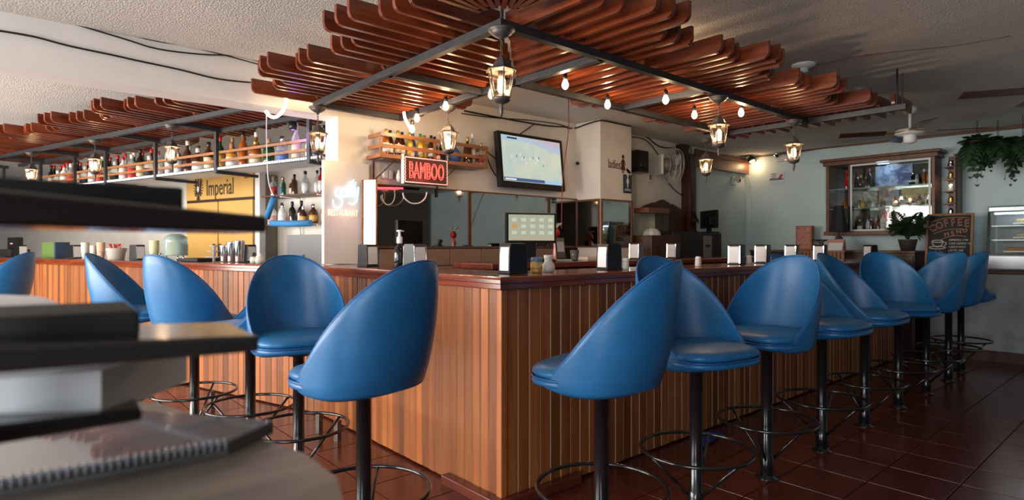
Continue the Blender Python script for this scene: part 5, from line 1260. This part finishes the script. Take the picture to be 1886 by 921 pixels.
# ================================================================== CEILING THINGS
def ceiling_fan(p, lab):
    t = thing('ceiling_fan', lab, 'ceiling fan', p, 0, 'ceiling fans')
    MB().lathe([(.05,0),(.06,-.02),(.05,-.05),(.014,-.06),(.012,-.2),(.03,-.21)], 16).build('down_rod', M['white'], t)
    MB().lathe([(.03,-.2),(.10,-.21),(.125,-.225),(.125,-.25),(.1,-.265),(.05,-.27),(.055,-.275),(.055,-.33),(.03,-.345),(0,-.346)], 20).build('motor', M['white'], t)
    MB().lathe([(.1255,-.232),(.127,-.236),(.127,-.24),(.1255,-.244)], 20).build('trim_ring', CAPM['gold'], t)
    for k in range(4):
        a = k*PI/2+.5; m_ = Matrix.Rotation(a, 4, 'Z') @ Matrix.Translation((0,0,-.235)) @ Matrix.Rotation(R(10), 4, 'X')
        b_ = MB().bbox(.2,.60,-.06,.06,-.004,.004,.003,m_).build('blade', M['dwood'], t); MB().box(.11,.24,-.015,.015,-.004,.004,m_).build('blade_arm', CAPM['gold'], b_)
    return t
p = at(1676, 198, Z=ZC); ceiling_fan(p, 'white ceiling fan with dark blades before the hanging ferns')
p = at(1960, 100, Z=ZC); ceiling_fan(p, 'pale ceiling fan at the right edge, one blade in view')
p = at(1480, 119, Z=ZC); lathe_thing('ceiling_socket', 'white ceiling lamp holder right of the canopy', 'lamp holder', p, [(.085,0),(.08,-.012),(.045,-.03),(.032,-.034),(.03,-.06),(0,-.06)], M['white'])
p = at(1662, 135, Z=ZC); wire([p, p+Vector((.004,0,-.1)), p+Vector((-.003,.0,-.2)), Vector((p.x,p.y,2.29))], 'rusty hanging chain holding the far canopy corner', .006, 'iron', 'chain', 'hanging_chain')
for i, pts in enumerate(([(1500,118),(1530,114),(1575,104),(1605,100)], [(1605,100),(1680,92),(1760,84),(1860,66)])):
    wire([at(x, y, Z=ZC-.001) for x, y in pts], ('dark crack in the ceiling right of the lamp holder', 'long thin crack running right across the ceiling')[i], .004 if i == 0 else .0025, 'mwood', 'crack', 'ceiling_crack')
for i, (px, py) in enumerate(((1219,97),(706,99),(570,152))):
    p = at(px, py, Z=2.44); t = thing('strip_light', 'short glowing strip light above the slats, %s from the right' % nth(i), 'strip light', p, (0, PI/2, PI/2)[i], 'strip lights above the canopy')
    MB().box(-.05,.05,-.012,.012,-.006,.012).build('lens', M['ropelight'], t); MB().box(-.055,.055,-.015,.015,.012,ZC-2.44-.001).build('bracket', M['white'], t); lamp(t, (0,0,-.03), 2.0, (1,.68,.35), .03)
# added lamp and housing for the purple spill over the left canopy and floor
t = thing('purple_glow_lamp', 'small black lamp added under the beam for purple glow', 'lamp', AP(.75,.35,2.23)); MB().lathe([(.03,.04),(.035,.0),(.03,-.03),(0,-.03)], 12).build('housing', M['black'], t); lamp(t, (0,0,-.06), 2.2, (.6,.25,1), .04)
# ================================================================== FOREGROUND: table, document trays, menus
def fg(px, py, d): return at(px, py, d=d)
rk = thing('document_tray_rack', 'out-of-focus black stacked tray rack at the left edge', 'tray rack', Vector((fg(0,690,.7).x, fg(0,690,.7).y, .93)))
org = rk.location.copy()
def hexa(nm_, near, far, mt_, par=rk):
    """near/far: front edge ends (px, top y, bottom y, depth); goes back from the viewer"""
    vs = []
    for (px, yt, ybm, d), back in ((near, .13), (far, .13)):
        a, b = fg(px, ybm, d), fg(px, yt, d); bk = Vector((ST, CT, 0))*back+Vector((CT,-ST,0))*(-.10)
        vs += [a-org, b-org, b+bk-org, a+bk-org]
    mb = MB().add(vs, [(0,1,2,3),(7,6,5,4),(0,4,5,1),(1,5,6,2),(2,6,7,3),(3,7,4,0)])
    o = mb.build(nm_, mt_, par); bv = o.modifiers.new('round', 'BEVEL'); bv.width = .004; bv.segments = 3; return o
gl_ = mat('gloss_black_plastic', (.02,.018,.017), .16, spec=.8)
hexa('tray', (-60,343,414,.56), (492,398,428,.80), gl_)
hexa('tray_wall', (-60,322,352,.64), (338,345,388,.80), M['dull'])
hexa('tray', (-60,640,694,.56), (478,618,648,.72), gl_)
hexa('tray_wall', (-60,588,650,.62), (258,573,632,.70), M['dull'])
hexa('tray', (-60,790,830,.58), (262,752,775,.70), gl_)
# uprights joining the trays (outside the frame to the left)
for dd in (.55, .8):
    a = fg(-120, 830, dd)-org; MB().box(a.x-.012, a.x+.012, a.y-.012, a.y+.012, 0, .40).build('upright', M['dull'], rk)
# white papers on the trays
def slab(nm_, lab, cat, corners, z0, z1, mt_):
    o_ = Vector(corners[0]); t = thing(nm_, lab, cat, (o_.x, o_.y, z0)); MB().prism([(c.x-o_.x, c.y-o_.y) for c in corners], 0, z1-z0).build('sheets', mt_, t); return t
zz = fg(100, 582, .66).z
slab('paper_stack', 'white papers lying on the middle tray', 'papers', [at(-80,575,Z=zz), at(165,577,Z=zz), at(70,545,Z=zz), at(-80,540,Z=zz)], zz-.003, zz, M['paper'])
za, zb_ = fg(100, 778, .66).z, fg(100, 690, .66).z
slab('paper_box', 'white paper box standing in the bottom tray', 'box', [fg(-80,780,.62), fg(186,760,.68), fg(186,760,.68)+Vector((ST,CT,0))*.18, fg(-80,780,.62)+Vector((ST,CT,0))*.18], za, zb_, M['paper'])
# menu book and table
tzz = .93
tb = thing('side_table', 'out-of-focus weathered wooden table at the lower left', 'table', (fg(200,900,.7).x, fg(200,900,.7).y, 0)); o_ = tb.location.copy()
cs = [at(640,960,Z=tzz), at(622,880,Z=tzz), at(560,835,Z=tzz), at(300,745,Z=tzz), at(-150,690,Z=tzz), at(-300,800,Z=tzz), at(-300,1100,Z=tzz), at(600,1100,Z=tzz)]
MB().prism([(c.x-o_.x, c.y-o_.y) for c in cs], tzz-.04, tzz).build('table_top', M['dark_table'], tb)
c = sum(((v-o_) for v in cs), Vector())/len(cs); MB().lathe([(.22,0),(.22,.02),(.04,.04),(.04,tzz-.04)], 16, c=(c.x,c.y,0)).build('pedestal', M['steel'], tb)
zm = .95
me_ = [at(-120,905,Z=zm), at(420,812,Z=zm), at(503,775,Z=zm), at(262,757,Z=zm), at(-120,812,Z=zm)]
o_ = me_[0]; mn = thing('menu_book', 'laminated spiral-bound menu lying open at the lower left', 'menu', (o_.x, o_.y, tzz+.0005))
MB().prism([(v.x-o_.x, v.y-o_.y) for v in me_], 0, zm-tzz-.004).build('pages', mat('menu_pages', (.10,.09,.085), .6), mn)
MB().prism([(v.x-o_.x, v.y-o_.y) for v in me_], zm-tzz-.0038, zm-tzz).build('laminated_cover', mat('laminate', (.34,.37,.42), .05, .35, noise=.15, nscale=6, spec=.9, coat=.6), mn)
a, b = me_[0]-o_, me_[1]-o_; a = Vector((a.x,a.y,zm-tzz-.004)); b = Vector((b.x,b.y,zm-tzz-.004))
sp_ = MB(); nrm = (b-a).normalized(); sd = nrm.cross(Vector((0,0,1)))
for k in range(34):
    c = a+(b-a)*((k+.5)/34); sp_.tube([c+sd*.008*math.cos(u)+Vector((0,0,.008*math.sin(u))) for u in [2*PI*j/8 for j in range(8)]], .0012, 4, True)
sp_.build('spiral_binding', M['grey'], mn)

p = at(1300, 812, Z=0); cl_ = MB(); rc = random.Random(4); vs = []; n = 9
for i in range(n):
    for j in range(5): vs.append((-.16+.04*i+rc.uniform(-.01,.01), -.05+.025*j+rc.uniform(-.008,.008), .012+.03*abs(math.sin(i*1.3+j))*(1 if 0 < j < 4 else .2)))
cl_.add(vs, [(i*5+j, (i+1)*5+j, (i+1)*5+j+1, i*5+j+1) for i in range(n-1) for j in range(4)], True)
o = one('floor_cloth', cl_, mat('blue_cloth', (.02,.05,.3), .8), 'crumpled dark blue cloth on the floor behind the second right stool', 'cloth', None, (p.x, p.y, 0.0), (0,0,.1))
sm = o.modifiers.new('thick', 'SOLIDIFY'); sm.thickness = .004
